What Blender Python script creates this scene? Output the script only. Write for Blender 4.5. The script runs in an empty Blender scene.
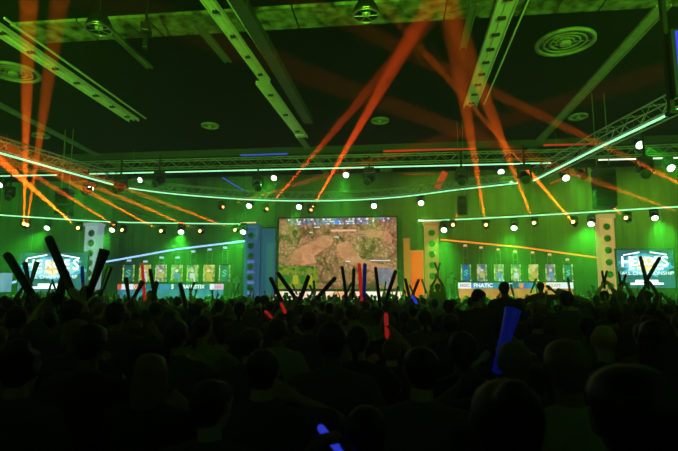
import bpy, bmesh, math, random
from mathutils import Vector, Matrix, Quaternion, noise
random.seed(7)
C = bpy.context.scene.collection
V = Vector
R = math.radians
F = 500.0; CX, CY = 339.0, 225.5; EYE = V((0, 0, 2.0))
PITCH = R(7.35); YAW = R(6.34)
CEIL = 10.5

# ---------------------------------------------------------------- camera
cam_d = bpy.data.cameras.new('camera'); cam = bpy.data.objects.new('camera', cam_d); C.objects.link(cam)
cam.location = EYE; cam.rotation_euler = (R(90) + PITCH, 0, YAW)
cam_d.sensor_width = 36; cam_d.lens = F / 678 * 36; cam_d.clip_end = 200; cam_d.clip_start = 0.05
cam_d.dof.use_dof = True; cam_d.dof.focus_distance = 26; cam_d.dof.aperture_fstop = 2.8
bpy.context.scene.camera = cam
CAMR = cam.rotation_euler.to_matrix()

def ray(px, py):
    return (CAMR @ V(((px - CX) / F, -(py - CY) / F, -1))).normalized()
def P(px, py, y):                      # sight line met with the plane Y = y of the room
    d = ray(px, py); return EYE + d * (y / d.y)
def PH(px, py, h):                     # sight line met with height h
    d = ray(px, py); return EYE + d * ((h - EYE.z) / d.z)
def PD(px, py, dist):
    d = ray(px, py); d = d / d.y; return EYE + d * dist

# ---------------------------------------------------------------- materials
MATS = {}
def mat(name, col, rough=.6, metal=0., emit=None, es=0., var=None, spec=.5, noise_amt=0., nscale=20.):
    if name in MATS: return MATS[name]
    m = bpy.data.materials.new(name); m.use_nodes = True; nt = m.node_tree
    b = nt.nodes['Principled BSDF']
    b.inputs['Base Color'].default_value = (*col, 1); b.inputs['Roughness'].default_value = rough
    b.inputs['Metallic'].default_value = metal; b.inputs['Specular IOR Level'].default_value = spec
    if emit: b.inputs['Emission Color'].default_value = (*emit, 1); b.inputs['Emission Strength'].default_value = es
    if var:                             # each copy its own tone
        oi = nt.nodes.new('ShaderNodeObjectInfo'); r = nt.nodes.new('ShaderNodeValToRGB')
        r.color_ramp.interpolation = 'CONSTANT'
        for i, c in enumerate(var):
            e = r.color_ramp.elements[0] if i == 0 else r.color_ramp.elements.new(i / len(var))
            e.position = i / len(var); e.color = (*c, 1)
        r.color_ramp.elements.remove(r.color_ramp.elements[-1]) if len(r.color_ramp.elements) > len(var) else None
        nt.links.new(oi.outputs['Random'], r.inputs['Fac']); nt.links.new(r.outputs['Color'], b.inputs['Base Color'])
    if noise_amt:
        tc = nt.nodes.new('ShaderNodeTexCoord'); n = nt.nodes.new('ShaderNodeTexNoise'); n.inputs['Scale'].default_value = nscale
        n.inputs['Detail'].default_value = 5
        mp = nt.nodes.new('ShaderNodeMapRange'); mp.inputs['From Min'].default_value = .3; mp.inputs['From Max'].default_value = .7
        mp.inputs['To Min'].default_value = 1 - noise_amt; mp.inputs['To Max'].default_value = 1
        mx = nt.nodes.new('ShaderNodeMix'); mx.data_type = 'RGBA'; mx.blend_type = 'MULTIPLY'; mx.inputs[0].default_value = 1
        nt.links.new(tc.outputs['Object'], n.inputs['Vector']); nt.links.new(n.outputs['Fac'], mp.inputs['Value'])
        src = b.inputs['Base Color'].links[0].from_socket if b.inputs['Base Color'].links else None
        if src: nt.links.new(src, mx.inputs[6])
        else: mx.inputs[6].default_value = (*col, 1)
        nt.links.new(mp.outputs['Result'], mx.inputs[7]); nt.links.new(mx.outputs[2], b.inputs['Base Color'])
    MATS[name] = m; return m
def glow(name, col, s):
    if name in MATS: return MATS[name]
    m = bpy.data.materials.new(name); m.use_nodes = True; nt = m.node_tree; nt.nodes.clear()
    e = nt.nodes.new('ShaderNodeEmission'); e.inputs[0].default_value = (*col, 1); e.inputs[1].default_value = s
    o = nt.nodes.new('ShaderNodeOutputMaterial'); nt.links.new(e.outputs[0], o.inputs[0])
    MATS[name] = m; return m
def picture(name, cols, scale, s=1., dist=1.5, detail=6, seed=0., vor=0):
    """a lit display: blotches of the given colours (position, rgb)"""
    if name in MATS: return MATS[name]
    m = bpy.data.materials.new(name); m.use_nodes = True; nt = m.node_tree; nt.nodes.clear()
    N = nt.nodes.new; L = nt.links.new
    tc = N('ShaderNodeTexCoord'); mp = N('ShaderNodeMapping'); mp.inputs['Location'].default_value = (seed, seed * .7, seed * .3)
    L(tc.outputs['Object'], mp.inputs[0])
    n = N('ShaderNodeTexNoise'); n.inputs['Scale'].default_value = scale; n.inputs['Detail'].default_value = detail
    n.inputs['Distortion'].default_value = dist; n.inputs['Roughness'].default_value = .62
    L(mp.outputs[0], n.inputs['Vector']); r = N('ShaderNodeValToRGB')
    for i, (p, c) in enumerate(cols):
        e = r.color_ramp.elements[i] if i < 2 else r.color_ramp.elements.new(p)
        e.position = p; e.color = (*c, 1)
    L(n.outputs['Fac'], r.inputs['Fac']); out = r.outputs['Color']
    if vor:
        v = N('ShaderNodeTexVoronoi'); v.inputs['Scale'].default_value = vor; L(mp.outputs[0], v.inputs['Vector'])
        mr = N('ShaderNodeMapRange'); mr.inputs['From Max'].default_value = .6; mr.inputs['To Min'].default_value = 1.35; mr.inputs['To Max'].default_value = .5
        L(v.outputs['Distance'], mr.inputs['Value']); mx = N('ShaderNodeMix'); mx.data_type = 'RGBA'; mx.blend_type = 'MULTIPLY'; mx.inputs[0].default_value = 1
        L(out, mx.inputs[6]); L(mr.outputs[0], mx.inputs[7]); out = mx.outputs[2]
    e = N('ShaderNodeEmission'); e.inputs[1].default_value = s; L(out, e.inputs[0])
    o = N('ShaderNodeOutputMaterial'); L(e.outputs[0], o.inputs[0]); MATS[name] = m; return m

black = mat('black_metal', (.012, .012, .013), .45, .3)
dark = mat('dark_cloth', (.02, .02, .02), .9)
alu = mat('aluminium_truss', (.5, .5, .5), .4, .6)
white = mat('white_paint', (.9, .9, .85), .6, noise_amt=.2, nscale=4)
steel = mat('steel', (.35, .35, .35), .35, .8)

# ---------------------------------------------------------------- mesh helpers
class MB:
    def __init__(s): s.bm = bmesh.new()
    def box(s, c, d, rot=None, mi=0):
        g = bmesh.ops.create_cube(s.bm, size=1)
        M = Matrix.Translation(V(c)) @ (rot.to_4x4() if rot else Matrix()) @ Matrix.Diagonal((*d, 1))
        bmesh.ops.transform(s.bm, matrix=M, verts=g['verts'])
        for f in {f for v in g['verts'] for f in v.link_faces}: f.material_index = mi
        return s
    def bar(s, a, b, r, n=6, r2=None, mi=0):
        a, b = V(a), V(b); d = b - a
        if d.length < 1e-6: return s
        g = bmesh.ops.create_cone(s.bm, cap_ends=True, segments=n, radius1=r, radius2=r if r2 is None else r2, depth=d.length)
        M = Matrix.Translation((a + b) / 2) @ d.to_track_quat('Z', 'Y').to_matrix().to_4x4()
        bmesh.ops.transform(s.bm, matrix=M, verts=g['verts'])
        for f in {f for v in g['verts'] for f in v.link_faces}: f.material_index = mi
        return s
    def path(s, pts, r, n=8, closed=False):
        pts = [V(p) for p in pts]; rings = []; k = len(pts)
        for i, p in enumerate(pts):
            t = (pts[(i + 1) % k] - pts[i - 1]) if closed or 0 < i < k - 1 else (pts[1] - pts[0] if i == 0 else pts[-1] - pts[-2])
            q = t.to_track_quat('Z', 'Y').to_matrix()
            rings.append([s.bm.verts.new(p + q @ V((math.cos(a) * r, math.sin(a) * r, 0))) for a in [2 * math.pi * j / n for j in range(n)]])
        for i in range(k if closed else k - 1):
            A, B = rings[i], rings[(i + 1) % k]
            for j in range(n): s.bm.faces.new((A[j], A[(j + 1) % n], B[(j + 1) % n], B[j]))
        if not closed: s.bm.faces.new(rings[0][::-1]); s.bm.faces.new(rings[-1])
        return s
    def lathe(s, prof, n=24, M=None):
        rings = []
        for r, z in prof:
            rings.append([s.bm.verts.new(V((math.cos(a) * r, math.sin(a) * r, z))) for a in [2 * math.pi * j / n for j in range(n)]])
        for A, B in zip(rings, rings[1:]):
            for j in range(n): s.bm.faces.new((A[j], A[(j + 1) % n], B[(j + 1) % n], B[j]))
        s.bm.faces.new(rings[0][::-1]); s.bm.faces.new(rings[-1])
        if M is not None: bmesh.ops.transform(s.bm, matrix=M, verts=[v for r in rings for v in r])
        return s
    def ring(s, c, R1, R2, z0, z1, n=28):
        """flat ring between two radii"""
        prof = [(R1, z0), (R2, z0), (R2, z1), (R1, z1)]; rings = []
        for r, z in prof: rings.append([s.bm.verts.new(V(c) + V((math.cos(a) * r, math.sin(a) * r, z))) for a in [2 * math.pi * j / n for j in range(n)]])
        for i in range(4):
            A, B = rings[i], rings[(i + 1) % 4]
            for j in range(n): s.bm.faces.new((A[j], A[(j + 1) % n], B[(j + 1) % n], B[j]))
        return s
    def build(s, name, m, parent=None, smooth=False, loc=None, bevel=0):
        bmesh.ops.recalc_face_normals(s.bm, faces=s.bm.faces)
        me = bpy.data.meshes.new(name); s.bm.to_mesh(me); s.bm.free()
        for x in (m if isinstance(m, (list, tuple)) else [m]): me.materials.append(x)
        if smooth: me.shade_smooth()
        o = bpy.data.objects.new(name, me); C.objects.link(o)
        if loc is not None: o.location = loc
        if parent: o.parent = parent
        if bevel:
            b = o.modifiers.new('bevel', 'BEVEL'); b.width = bevel; b.segments = 2
        return o
def tag(o, label, cat, group=None, kind=None):
    o['label'] = label; o['category'] = cat
    if group: o['group'] = group
    if kind: o['kind'] = kind
    return o
def thing(name, label, cat, loc=(0, 0, 0), rz=0, group=None, q=None):
    o = bpy.data.objects.new(name, None); C.objects.link(o); o.location = loc; o.empty_display_size = .2
    if q: o.rotation_mode = 'QUATERNION'; o.rotation_quaternion = q
    else: o.rotation_euler = (0, 0, rz)
    return tag(o, label, cat, group)
def struct(o): o['kind'] = 'structure'; return o
def copy_tree(o, parent=None):
    c = o.copy(); C.objects.link(c); c.parent = parent
    for ch in o.children: copy_tree(ch, c)
    return c
def text(name, s, size, m, parent, loc, rx=90, extrude=.006, sx=1., align='CENTER', shear=0., off=0.):
    cu = bpy.data.curves.new('tmp', 'FONT'); cu.body = s; cu.size = size; cu.extrude = extrude; cu.align_x = align; cu.align_y = 'CENTER'; cu.shear = shear; cu.offset = off
    cu.resolution_u = 3
    t = bpy.data.objects.new('tmp', cu); C.objects.link(t)
    dg = bpy.context.evaluated_depsgraph_get(); me = bpy.data.meshes.new_from_object(t.evaluated_get(dg)); bpy.data.objects.remove(t)
    me.name = name; me.materials.clear(); me.materials.append(m)
    for v in me.vertices: v.co.x *= sx
    o = bpy.data.objects.new(name, me); C.objects.link(o); o.parent = parent; o.location = loc; o.rotation_euler = (R(rx), 0, 0)
    return o

# ---------------------------------------------------------------- room
RX0, RX1, RY0, RY1 = -31., 27., -5., 36.
fl = mat('carpet', (.03, .03, .032), .95, noise_amt=.4, nscale=30)
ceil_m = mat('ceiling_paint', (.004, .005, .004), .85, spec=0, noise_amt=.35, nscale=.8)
wall_m = mat('wall_drape', (.15, .16, .13), .9, spec=0, noise_amt=.1, nscale=1.2)
m = MB().box(((RX0 + RX1) / 2, (RY0 + RY1) / 2, -.1), (RX1 - RX0, RY1 - RY0, .2)); struct(m.build('floor', fl))
m = MB().box(((RX0 + RX1) / 2, (RY0 + RY1) / 2, CEIL + .1), (RX1 - RX0, RY1 - RY0, .2)); struct(m.build('ceiling', ceil_m))
# back wall hung with pleated drape
m = MB(); n = 240
vs = []
for i in range(n + 1):
    x = RX0 + (RX1 - RX0) * i / n; y = RY1 - .1 - .03 * math.sin(i * 1.9)
    vs.append((m.bm.verts.new((x, y, 0)), m.bm.verts.new((x, y, CEIL)), m.bm.verts.new((x, RY1 + .2, CEIL)), m.bm.verts.new((x, RY1 + .2, 0))))
for a, b in zip(vs, vs[1:]):
    for k in range(4): m.bm.faces.new((a[k], b[k], b[(k + 1) % 4], a[(k + 1) % 4]))
m.bm.faces.new(vs[0]); m.bm.faces.new(vs[-1][::-1])
struct(m.build('wall_back', wall_m))
side_m = mat('side_wall', (.09, .09, .08), .9, spec=0, noise_amt=.3, nscale=.7)
for nm, x, s in (('wall_left', RX0 - .1, 1), ('wall_right', RX1 + .1, 1)):
    struct(MB().box((x, (RY0 + RY1) / 2, CEIL / 2), (.2, RY1 - RY0, CEIL)).build(nm, side_m))
struct(MB().box(((RX0 + RX1) / 2, RY0 - .1, CEIL / 2), (RX1 - RX0, .2, CEIL)).build('wall_rear', side_m))
# lighter textured soffit strip across the ceiling
a = PH(36, 43, CEIL - .06); b = PH(655, -6, CEIL - .06)
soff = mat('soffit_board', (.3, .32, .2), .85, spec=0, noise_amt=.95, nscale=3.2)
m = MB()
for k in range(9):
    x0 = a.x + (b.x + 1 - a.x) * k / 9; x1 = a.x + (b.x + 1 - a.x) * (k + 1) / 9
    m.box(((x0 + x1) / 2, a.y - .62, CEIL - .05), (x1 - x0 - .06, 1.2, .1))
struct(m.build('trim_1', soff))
# bulkhead beam far back
bb = PH(300, 154, CEIL - .4)
struct(MB().box(((RX0 + RX1) / 2, bb.y, CEIL - .2), (RX1 - RX0, .25, .4)).build('trim_2', mat('bulkhead', (.07, .08, .06), .8, spec=0, noise_amt=.3, nscale=.6)))

# ---------------------------------------------------------------- ceiling light channels
def channel(p0, p1, w, label, name='ceiling_channel', clamps=8, rail=True, group=None, dz=.0):
    a = PH(*p0, CEIL - .25 - dz); b = PH(*p1, CEIL - .25 - dz); d = (b - a); L = d.length; q = d.to_track_quat('Y', 'Z')
    t = thing(name, label, 'ceiling track', a, q=q, group=group)
    MB().box((0, L / 2, .09), (w, L, .03)).build('tray', white, t)
    m = MB(); m.box((-w / 2, L / 2, .03), (.03, L, .16)); m.build('flange', white, t)
    m = MB(); m.box((w / 2, L / 2, .03), (.03, L, .16)); m.build('flange', white, t)
    MB().bar((0, 0, .02), (0, L, .02), .025, 6).build('conduit', white, t)
    for k in range(clamps):
        y = L * (k + .5) / clamps
        m = MB(); m.box((0, y, -.02), (w * .45, .1, .07)).bar((0, y, -.03), (0, y, .16), .02); m.build('clamp', black, t)
        MB().bar((0, y, .1), (0, y, .25 + dz), .012).build('hanger', steel, t)
    if rail:
        MB().box((w / 2 + .35, L / 2, .1), (.05, L, .06)).build('side_rail', white, t)
    return t
channel((-14, 22), (134, 121), .5, 'long pale light channel slanting from the top corner above the ring vent', clamps=7)
channel((205, -3), (266, 82), .34, 'narrow pale light channel descending from the soffit strip beside a dark duct', clamps=4)
channel((262, 83), (303, 138), .5, 'short pale light channel continuing below the narrow one, towards the stage', clamps=3, rail=False)
channel((512, -12), (470, 107), .55, 'brightest pale light channel with black clamps, above the orange beams', clamps=9)
def track(p0, p1, w, label, h=.12, m_=None):
    a = PH(*p0, CEIL - h); b = PH(*p1, CEIL - h); d = b - a; L = d.length; q = d.to_track_quat('Y', 'Z')
    t = thing('ceiling_track', label, 'ceiling track', a, q=q)
    MB().box((0, L / 2, .04), (w, L, .06)).build('rail', m_ or white, t)
    MB().box((-w / 2, L / 2, 0), (.04, L, .1)).build('lip', m_ or white, t)
    MB().box((w / 2, L / 2, 0), (.04, L, .1)).build('lip', m_ or white, t)
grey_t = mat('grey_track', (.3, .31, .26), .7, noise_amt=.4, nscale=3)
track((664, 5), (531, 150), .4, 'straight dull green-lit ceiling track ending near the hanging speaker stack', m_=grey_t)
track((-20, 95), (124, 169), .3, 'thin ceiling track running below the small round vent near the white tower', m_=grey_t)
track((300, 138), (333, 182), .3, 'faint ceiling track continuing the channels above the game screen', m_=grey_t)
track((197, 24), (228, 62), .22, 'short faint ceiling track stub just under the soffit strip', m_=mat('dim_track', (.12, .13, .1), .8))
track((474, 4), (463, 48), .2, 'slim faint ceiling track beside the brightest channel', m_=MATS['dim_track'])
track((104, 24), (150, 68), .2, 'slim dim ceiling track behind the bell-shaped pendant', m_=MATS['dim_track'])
# dark square duct beside the narrow channel
a, b = PH(230, -6, CEIL - .26), PH(306, 122, CEIL - .26); d = b - a
t = thing('air_duct', 'long dark square air duct running beside the narrow pale channel', 'duct', a, q=d.to_track_quat('Y', 'Z'))
MB().box((.12, d.length / 2, .06), (.42, d.length, .3)).build('duct_body', mat('duct_paint', (.045, .05, .04), .6), t)
for k in range(10): MB().box((.12, d.length * (k + .5) / 10, .06), (.45, .05, .33)).build('duct_joint', MATS['duct_paint'], t)
# bright little access box at the end of the channel
o = MB().box((0, 0, 0), (.5, .45, .06)).build('junction_box', white, bevel=.01); o.location = PH(300, 136, CEIL - .35); tag(o, 'small bright box at the far end of the short light channel', 'box')

# round vents
def ring_vent(px, py, r, label, group=None, big=True):
    c = PH(px, py, CEIL - .1); t = thing('round_ceiling_vent', label, 'ceiling vent', c, group=group)
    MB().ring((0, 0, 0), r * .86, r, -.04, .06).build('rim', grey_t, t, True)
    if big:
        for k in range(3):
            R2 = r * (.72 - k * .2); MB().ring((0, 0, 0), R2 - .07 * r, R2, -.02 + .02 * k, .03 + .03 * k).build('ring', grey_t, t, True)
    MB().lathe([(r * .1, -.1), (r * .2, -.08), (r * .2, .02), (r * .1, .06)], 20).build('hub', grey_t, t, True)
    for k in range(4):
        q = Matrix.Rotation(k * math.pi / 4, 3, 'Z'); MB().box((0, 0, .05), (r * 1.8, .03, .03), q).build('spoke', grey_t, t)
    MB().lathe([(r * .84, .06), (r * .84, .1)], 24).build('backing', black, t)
ring_vent(565, 43, .98, 'large round ceiling vent with concentric rings above the orange beams')
ring_vent(14, 73, .95, 'large round ceiling vent with concentric rings cut by the frame edge')
for px, py, lb in ((41, 136, 'small oval-looking round vent beside the two upright orange beams'), (210, 126, 'small round ceiling vent high above the blue-lit desk'),
                   (380, 121, 'small round ceiling vent high above the game screen'), (578, 117, 'small round ceiling vent beside the diagonal track near the speaker stack')):
    ring_vent(px, py, .46, lb, big=False)
ring_vent(386, 170, .45, 'faint far ceiling vent hanging low behind the upper light tube', big=False)

# bell pendants
def pendant(px, py, r, label):
    c = PH(px, py, 9.0); t = thing('pendant_lamp', label, 'lamp', c)
    MB().bar((0, 0, .35), (0, 0, CEIL - 9), .02).build('stem', black, t)
    MB().lathe([(.08, .42), (.14, .38), (r * .6, .28), (r * .9, .08), (r, -.1), (r * .96, -.1), (r * .8, .06), (.08, .3)], 28).build('shade', mat('pendant_metal', (.12, .11, .08), .25, .9), t, True)
    MB().ring((0, 0, 0), r * .92, r * 1.02, -.13, -.08).build('rim', steel, t, True)
    MB().lathe([(.02, -.12), (.1, -.1), (.12, 0), (.05, .12)], 14).build('bulb', mat('bulb_glass', (.4, .4, .35), .1), t, True)
    for k in range(6):
        a = k * math.pi / 3; MB().bar((0, 0, -.11), (math.cos(a) * r * .93, math.sin(a) * r * .93, -.1), .01, 5).build('guard_wire', steel, t)
pendant(99, 26, .34, 'dark bell-shaped pendant lamp hanging before the soffit strip')
pendant(366, 12, .34, 'dark bell-shaped pendant lamp hanging above the game screen')
c = PH(146, 30, 9.3); t = thing('hanging_projector', 'black projector hanging on a pole under the soffit strip', 'projector', c, rz=R(20))
MB().bar((0, 0, .1), (0, 0, CEIL - 9.3), .035).build('pole', black, t); MB().box((0, 0, 0), (.25, .5, .25)).build('body', black, t, bevel=.03)
MB().bar((0, .25, 0), (0, .34, 0), .08, 14).build('lens_barrel', steel, t); MB().box((0, 0, -.35), (.14, .2, .4)).build('lower_box', black, t, bevel=.02)

# ---------------------------------------------------------------- trusses and light tubes
def truss(pts, w, label, closed=False, group=None):
    t = thing('box_truss', label, 'truss', pts[0], group=group); o = V(pts[0]); pts = [V(p) - o for p in pts]
    rails = [[] for _ in range(4)]
    for i, p in enumerate(pts):
        d = (pts[min(i + 1, len(pts) - 1)] - pts[max(i - 1, 0)]); d.z = 0; d.normalize(); s = V((-d.y, d.x, 0))
        for k, (a, b) in enumerate(((-1, 0), (1, 0), (1, 1), (-1, 1))): rails[k].append(p + s * a * w / 2 + V((0, 0, b * w)))
    for r in rails: MB().path(r, .025, 6).build('chord', alu, t)
    m = MB(); L = 0
    for i in range(len(pts) - 1):
        seg = (pts[i + 1] - pts[i]).length; k = max(1, round(seg / w))
        for j in range(k):
            u, v = j / k, (j + 1) / k
            q = lambda r, x: rails[r][i].lerp(rails[r][i + 1], x)
            for (r1, r2) in ((0, 3), (1, 2), (0, 1), (3, 2)):
                if j % 2: r1, r2 = r2, r1
                m.bar(q(r1, u), q(r2, v), .012, 4)
    m.build('lattice', alu, t)
    return t
def tube(pts, r, m_, label, clips=True):
    r = r * .75
    o = V(pts[0]); t = thing('light_tube', label, 'light tube', o)
    pts = [V(p) - o for p in pts]
    MB().path(pts, r, 6).build('glowing_tube', m_, t)
    for a in (pts[0], pts[-1]): MB().box(a, (.08, .08, .08)).build('end_cap', black, t)
    return t
def smooth_pts(px, h, n=4):
    pts = [PH(x, y, h) for x, y in px]; out = []
    for i in range(len(pts) - 1):
        p0 = pts[max(i - 1, 0)]; p1 = pts[i]; p2 = pts[i + 1]; p3 = pts[min(i + 2, len(pts) - 1)]
        for k in range(n):
            t = k / n
            out.append(.5 * ((2 * p1) + (p2 - p0) * t + (2 * p0 - 5 * p1 + 4 * p2 - p3) * t * t + (3 * p1 - p0 - 3 * p2 + p3) * t ** 3))
    out.append(pts[-1]); return out
gt = glow('mint_tube', (.34, 1., .45), 1.6)
gt2 = glow('mint_tube_pink', (.75, .9, .6), 2.)
H1 = 7.0
curve = smooth_pts([(128, 188), (165, 193), (210, 197), (270, 200.5), (340, 200.5), (400, 197), (455, 190), (519, 183)], H1, 3)
tube(curve, .042, gt, 'long curved green light tube sagging across the middle above the game screen')
truss([p + V((0, .35, .15)) for p in curve], .4, 'curved box truss carrying the long sagging light tube')
dl = [PH(-30, 142, H1), PH(0, 153, H1), PH(60, 170, H1), PH(118, 186, H1)]
dr = [PH(533, 181, H1), PH(600, 147, H1), PH(640, 128, H1), PH(700, 99, H1)]
tube(dl, .05, gt, 'slanting green light tube over the white tower side, under a truss')
tube(dr, .05, gt, 'bright slanting green light tube climbing past the hanging speaker stack')
truss([p + V((-.3, 0, .12)) for p in dl], .5, 'slanting box truss above the white tower side')
truss([p + V((.3, 0, .12)) for p in dr], .5, 'slanting box truss climbing above the hanging speaker stack')
H2 = 8.2
up = [PH(88, 174, H2), PH(552, 163, H2)]
tube(up, .045, gt, 'longest straight green light tube across the upper rig')
tube([PH(-25, 176.5, H2), PH(58, 175, H2)], .045, gt, 'short straight green light tube at the upper rig near the upright beams')
tube([PH(597, 160, H2), PH(705, 157, H2)], .045, gt2, 'short pinkish light tube at the upper rig beyond the speaker stack')
truss([PH(-40, 172, H2), PH(88, 170, H2), PH(552, 159, H2), PH(720, 152, H2)], .4, 'straight box truss behind the upper light tubes')
H3 = 6.0
ll = smooth_pts([(-20, 214), (0, 215), (60, 219), (130, 222.5), (245, 224)], H3, 2)
lr = smooth_pts([(418, 221), (470, 219), (560, 214), (640, 209), (700, 205.5)], H3, 2)
tube(ll, .045, gt, 'low green light tube running to the blue-lit tower')
tube(lr, .045, gt, 'low green light tube running from the orange-lit tower past the cream tower')
def drop_wire(p, label):
    o = MB().bar((0, 0, .04), (0, 0, CEIL - p.z), .012, 5).build('suspension_wire', steel); o.location = p; tag(o, label, 'wire', 'thin wires that carry the low light tubes')
for p in ll[::2] + lr[::2]: drop_wire(p, 'thin steel wire dropping from the ceiling to a low green light tube')
ys = 29.5
tube([P(105, 262, ys - 1), P(175, 249.5, ys), P(245, 241, ys)], .075, glow('blue_tube', (.28, .55, 1.), 1.7), 'pale blue light tube sloping above the blue-lit players desk')
tube([P(440, 239.5, ys), P(520, 247, ys - .3), P(604, 258.5, ys - 1)], .07, glow('orange_tube', (1., .27, .03), 1.15), 'orange light tube sloping above the orange-lit players desk')
tube([P(5, 284.5, ys), P(18, 281, ys)], .09, MATS['blue_tube'], 'short pale blue light tube stub near the frame edge')
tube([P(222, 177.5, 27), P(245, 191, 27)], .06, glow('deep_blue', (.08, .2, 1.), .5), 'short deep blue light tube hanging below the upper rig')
tube([P(240, 155.3, bb.y - .3), P(288, 153.8, bb.y - .3)], .07, MATS['deep_blue'], 'deep blue glow standing in for a light wash along the far bulkhead')  # emissive bar imitates blue light washed over the bulkhead
rg = glow('red_wash_glow', (1., .09, .02), .5)  # emission for bars that imitate red light washed over the bulkhead
tube([P(383, 151.2, bb.y - .3), P(476, 148.6, bb.y - .3)], .07, rg, 'red glow standing in for a light wash along the far bulkhead above the tower')
tube([P(543, 145.2, bb.y - .3), P(593, 144, bb.y - .3)], .07, rg, 'red glow standing in for a light wash along the far bulkhead beside the slanting truss')
tube([P(402, 174.7, 27.5), P(437, 174, 27.5)], .04, glow('dim_red', (1., .12, .02), .25), 'faint red light strip under the upper rig')
tube([P(585, 170, 25), P(549, 184, 25)], .07, glow('dim_orange', (1., .25, .03), .35), 'short orange light tube beside the diagonal truss')
tube([P(418, 220.5, 29.2), P(437, 221, 29.2)], .07, glow('warm_white', (1., .9, .7), 1.5), 'warm white cap light over the orange-lit tower')
tube([P(240, 223, 29.2), P(257, 222.4, 29.2)], .05, glow('amber', (1., .7, .3), 1.2), 'amber cap light over the blue-lit tower')
# red lit banner under the rig
c = P(441, 180, 26.5); t = thing('hanging_banner', 'small red banner hanging tilted under the upper rig', 'banner', c)
q = Matrix.Rotation(R(28), 3, 'Y')
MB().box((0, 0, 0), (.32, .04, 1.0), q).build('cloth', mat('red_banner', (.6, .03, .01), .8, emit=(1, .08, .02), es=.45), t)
MB().bar(q @ V((-.2, 0, .52)), q @ V((.2, 0, .52)), .03).build('rod', black, t)

# ---------------------------------------------------------------- moving heads, spots, lights
lens_o = glow('orange_lens', (1., .5, .12), 9.)
lens_r = glow('red_lens', (1., .25, .08), 6.)
lens_g = glow('green_lens', (.62, 1., .6), 8.)
lens_off = mat('dark_lens', (.05, .06, .05), .1)
def head_proto(lens, r):
    t = bpy.data.objects.new('moving_head_light', None); C.objects.link(t)
    MB().box((0, 0, .30), (.3, .24, .12)).build('base', black, t, bevel=.02)
    y = MB(); y.box((-.17, 0, .12), (.04, .1, .3)).box((.17, 0, .12), (.04, .1, .3)).box((0, 0, .24), (.36, .12, .05)); y.build('yoke', black, t)
    h = MB().lathe([(.07, -.2), (.12, -.16), (.135, 0), (.12 if r < .12 else r, .14), (r + .015, .2)], 16).build('lamp_head', black, t, True)
    MB().lathe([(r, .2), (r, .208), (r * .6, .222)], 14).build('lens', lens, h, True)
    MB().ring((0, 0, 0), r, r + .025, .19, .215, 16).build('lens_ring', steel, h)
    return t
protos = {'o': head_proto(lens_o, .085), 'r': head_proto(lens_r, .075), 'g': head_proto(lens_g, .14), 'x': head_proto(lens_off, .11)}
used = set()
def lamp(kind, pos, aim, label, power=0, cone=4, col=None, blend=.3, scale=1., group=None, energy_obj=True, soft=.03):
    src = protos[kind]
    t = src if kind not in used else copy_tree(src); used.add(kind)
    d = (V(aim) - V(pos)).normalized(); pos = V(pos) - d * .2 * scale
    t.location = pos; t.scale = (scale,) * 3; tag(t, label, 'stage light', group)
    h = [c for c in t.children if c.name.startswith('lamp_head')][0]
    h.rotation_mode = 'QUATERNION'; h.rotation_quaternion = d.to_track_quat('Z', 'Y')
    t.rotation_euler = (0, 0, 0)
    if power:
        l = bpy.data.lights.new('beam', 'SPOT'); l.energy = power; l.color = col; l.spot_size = R(cone); l.spot_blend = blend; l.shadow_soft_size = soft
        lo = bpy.data.objects.new('beam', l); C.objects.link(lo); lo.location = V(pos) + d * (.34 if kind in 'or' else .3) * scale
        lo.rotation_mode = 'QUATERNION'; lo.rotation_quaternion = d.to_track_quat('-Z', 'Y')
    return t
OR = (1., .13, .006); RD = (1., .075, .008); GR = (.06, 1., .035)
# emitter pixel, depth, second pixel, depth of the second point
beams = [
 ('o', (24, 224), 24.2, (28, 40), 14, 1.8, 1.6, 'beam lamp below the two upright orange beams, outer one'),
 ('o', (27, 225), 24.3, (54, 40), 14, .8, 1.6, 'beam lamp below the two upright orange beams, inner one'),
 ('o', (78, 228), 25.1, (0, 160), 17, 4.2, 1.7, 'beam lamp just past the white tower with the thickest slanting beam'),
 ('o', (122, 230), 26.5, (18, 165), 18, 2.0, 1.5, 'orange beam lamp above the first players banner on the blue side'),
 ('o', (161, 231), 26.9, (52, 172), 18, 2.2, 1.5, 'orange beam lamp above the second and third banners on the blue side'),
 ('o', (200, 231), 27.2, (92, 185), 19, 2.2, 1.5, 'orange beam lamp above the fifth banner on the blue side'),
 ('o', (235, 230), 27.5, (120, 186), 19, 1.5, 1.5, 'orange beam lamp beside the blue-lit tower'),
 ('o', (453, 225), 28.2, (463, 203), 24, .4, 1.6, 'orange beam lamp beside the orange-lit tower with a short beam'),
 ('o', (486, 225), 27.6, (468, 120), 17, .7, 1.6, 'orange beam lamp with a nearly upright beam above the second orange-side banner'),
 ('o', (534, 223), 26.6, (484, 95), 16, .8, 1.7, 'orange beam lamp between green spots above the orange-side banners'),
 ('o', (573, 222), 25.4, (385, 5), 12.5, 3.4, 1.5, 'orange beam lamp beside the cream tower with the longest beam'),
 ('o', (626, 218), 24.3, (440, 60), 15, 2.8, 1.5, 'orange beam lamp just past the cream tower'),
 ('o', (692, 217), 23, (560, 168), 18, .6, 1.6, 'orange beam lamp outside the logo screen by the cream tower'),
 ('o', (716, 200), 22.5, (630, 160), 18, .8, 1.6, 'orange beam lamp beyond the frame edge on the cream tower side'),
 ('r', (311, 210), 27, (392, 70), 16, 1.9, 1.7, 'red beam lamp above the game screen corner, brightest of the three'),
 ('r', (267, 209), 27, (345, 118), 18, 1.0, 1.4, 'red beam lamp above the dark panel beside the game screen'),
 ('r', (223, 207), 27, (350, 168), 20, .9, 1.3, 'red beam lamp above the sloping blue tube'),
]
BE = 4.0e5
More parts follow.
